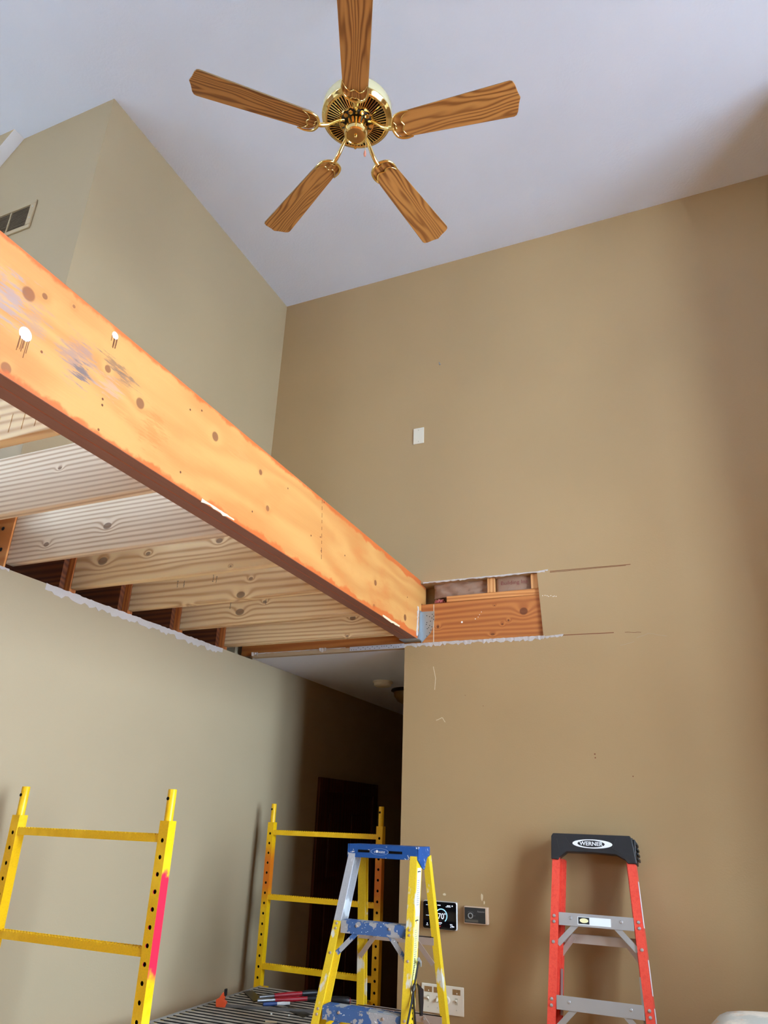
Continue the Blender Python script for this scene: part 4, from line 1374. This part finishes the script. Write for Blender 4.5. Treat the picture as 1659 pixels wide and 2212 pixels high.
# label on first step and rail stickers
zl = L(1.5)
MB().box(-.075, .062, .0002, .001, zl - .040, zl - .010).build('step_label', 'sticker', parent=rl)
mb = MB(); mb.prism([(-.048 + .022 * math.cos(2 * PI * i / 28), zl - .024 + .0115 * math.sin(2 * PI * i / 28)) for i in range(28)], -.0004, .0002, 1); mb.box(-.072, -.026, -.0001, .0002, zl - .037, zl - .012)
mb.build('label_print', 'black', parent=rl)
mb = MB(); mb.prism([(-.048 + .018 * math.cos(2 * PI * i / 28), zl - .024 + .0088 * math.sin(2 * PI * i / 28)) for i in range(28)], -.001, -.0004, 1)
mb.build('label_oval', plain('label_cream', (238, 230, 176), .5), parent=rl)
for za, zb in ((1.64, 1.47), (1.36, 1.24), (1.20, 1.02)):
    v = [(hw_(zb) + .0008, .016, L(zb)), (hw_(zb) + .0008, .048, L(zb)), (hw_(za) + .0008, .048, L(za)), (hw_(za) + .0008, .016, L(za))]
    mb = MB(); mb.add(v + [(x + .0004, y, z) for x, y, z in v], [(0, 1, 2, 3), (7, 6, 5, 4), (0, 4, 5, 1), (1, 5, 6, 2), (2, 6, 7, 3), (3, 7, 4, 0)])
    mb.build('warning_label', 'sticker', parent=rl)
# black cap
z0 = lambda z: L(z)
prof = [(-.182, z0(1.706)), (-.180, z0(1.80)), (-.172, z0(1.812)), (.164, z0(1.812)), (.172, z0(1.80)), (.186, z0(1.706)), (.180, z0(1.702)), (.148, z0(1.702)), (.138, z0(1.716)), (.100, z0(1.734)), (.0, z0(1.738)), (-.112, z0(1.737)), (-.146, z0(1.712)), (-.150, z0(1.704))]
mb = MB(); mb.prism(prof, -.008, .030, 1)
mb.build('top_cap', 'black', parent=rl, bevel=.003)
mb = MB()
for (x0, x1) in ((-.172, -.055), (.055, .165)):
    mb.box(x0, x1, .030, .108, z0(1.77), z0(1.812))
mb.box(-.055, .055, .030, .108, z0(1.77), z0(1.795)); mb.box(-.165, -.05, .098, .110, z0(1.77), z0(1.824)); mb.box(.05, .165, .098, .110, z0(1.77), z0(1.824))
for s in (-1, 1):
    mb.box(s * .176 - .006, s * .176 + .006, .030, .108, z0(1.71), z0(1.805))
mb.build('tool_tray', 'black', parent=rl, bevel=.003)
for (x, zz) in ((.184, 1.79), (.186, 1.77), (.187, 1.75), (.188, 1.73)):
    MB().box(x - .004, x + .004, .034, .10, z0(zz) - .006, z0(zz) + .004).build('grip_rib', 'black', parent=rl, bevel=.002)
for pts in (((-.115, 1.795), (-.094, 1.765), (-.08, 1.764)), ((.105, 1.798), (.088, 1.760), (.128, 1.738)), ((-.155, 1.79), (-.145, 1.745))):
    mb = MB()
    for a, b in zip(pts[:-1], pts[1:]):
        mb.bar((a[0], -.0088, z0(a[1])), (b[0], -.0088, z0(b[1])), .0018, .0018, (0, 1, 0))
    mb.build('moulded_line', 'darkface', parent=rl)
zc = z0(1.773)
mb = MB(); mb.prism([(.002 + .0865 * math.cos(2 * PI * i / 48), zc + .0185 * math.sin(2 * PI * i / 48)) for i in range(48)], -.0092, -.0078, 1)
mb.build('logo_oval', 'logo_white', parent=rl)
mb = MB(); mb.prism([(-.003 + .059 * math.cos(2 * PI * i / 48), zc + .0145 * math.sin(2 * PI * i / 48)) for i in range(48)], -.0098, -.0092, 1)
mb.build('logo_centre', 'black', parent=rl)
lettering('WERNER', .0225, (-.003, -.0102, zc - .0002), 'logo_white', rl, 1.10, bold=.0005)

# ---------------------------------------------------------------- draped cloth at lower right
mb = MB(); nx, nz = 44, 22
cx, cy = .40, 3.02
v = []; f = []
for j in range(nz + 1):
    t = j / nz
    for i in range(nx):
        a = 2 * PI * i / nx
        ca, sa = math.cos(a), math.sin(a)
        sup = (abs(ca) ** 3 + abs(sa) ** 3) ** (-1 / 3)
        top = 1.258 + .12 * (ca * .5 + .5)
        if t < .35:                    # top surface
            k = (t / .35) ** .6
            z = top + .05 * (1 - k) - .012 * (k ** 6) + .012 * math.sin(a * 5 + 1) * k + .02 * math.sin(a * 3 + 6 * k) * (1 - k)
            r = k
        else:
            k = (t - .35) / .65
            z = (top - .012 + .012 * math.sin(a * 5 + 1)) * (1 - k) ** 1.05 + .004
            r = 1.0 + .04 * k + .05 * k * math.sin(a * 9 + 2 * math.sin(a * 3))
        v.append((cx + .545 * r * sup * ca, cy + .30 * r * sup * sa, max(z, .004)))
for j in range(nz):
    for i in range(nx):
        f.append((j * nx + i, j * nx + (i + 1) % nx, (j + 1) * nx + (i + 1) % nx, (j + 1) * nx + i))
f.append(tuple(nz * nx + i for i in range(nx)))
mb.add(v, f)
o = mb.build('draped_cloth', 'cloth', smooth=True, angle=80)
tag(o, 'off-white stained drop cloth draped over something bulky near the back wall', 'drop cloth')
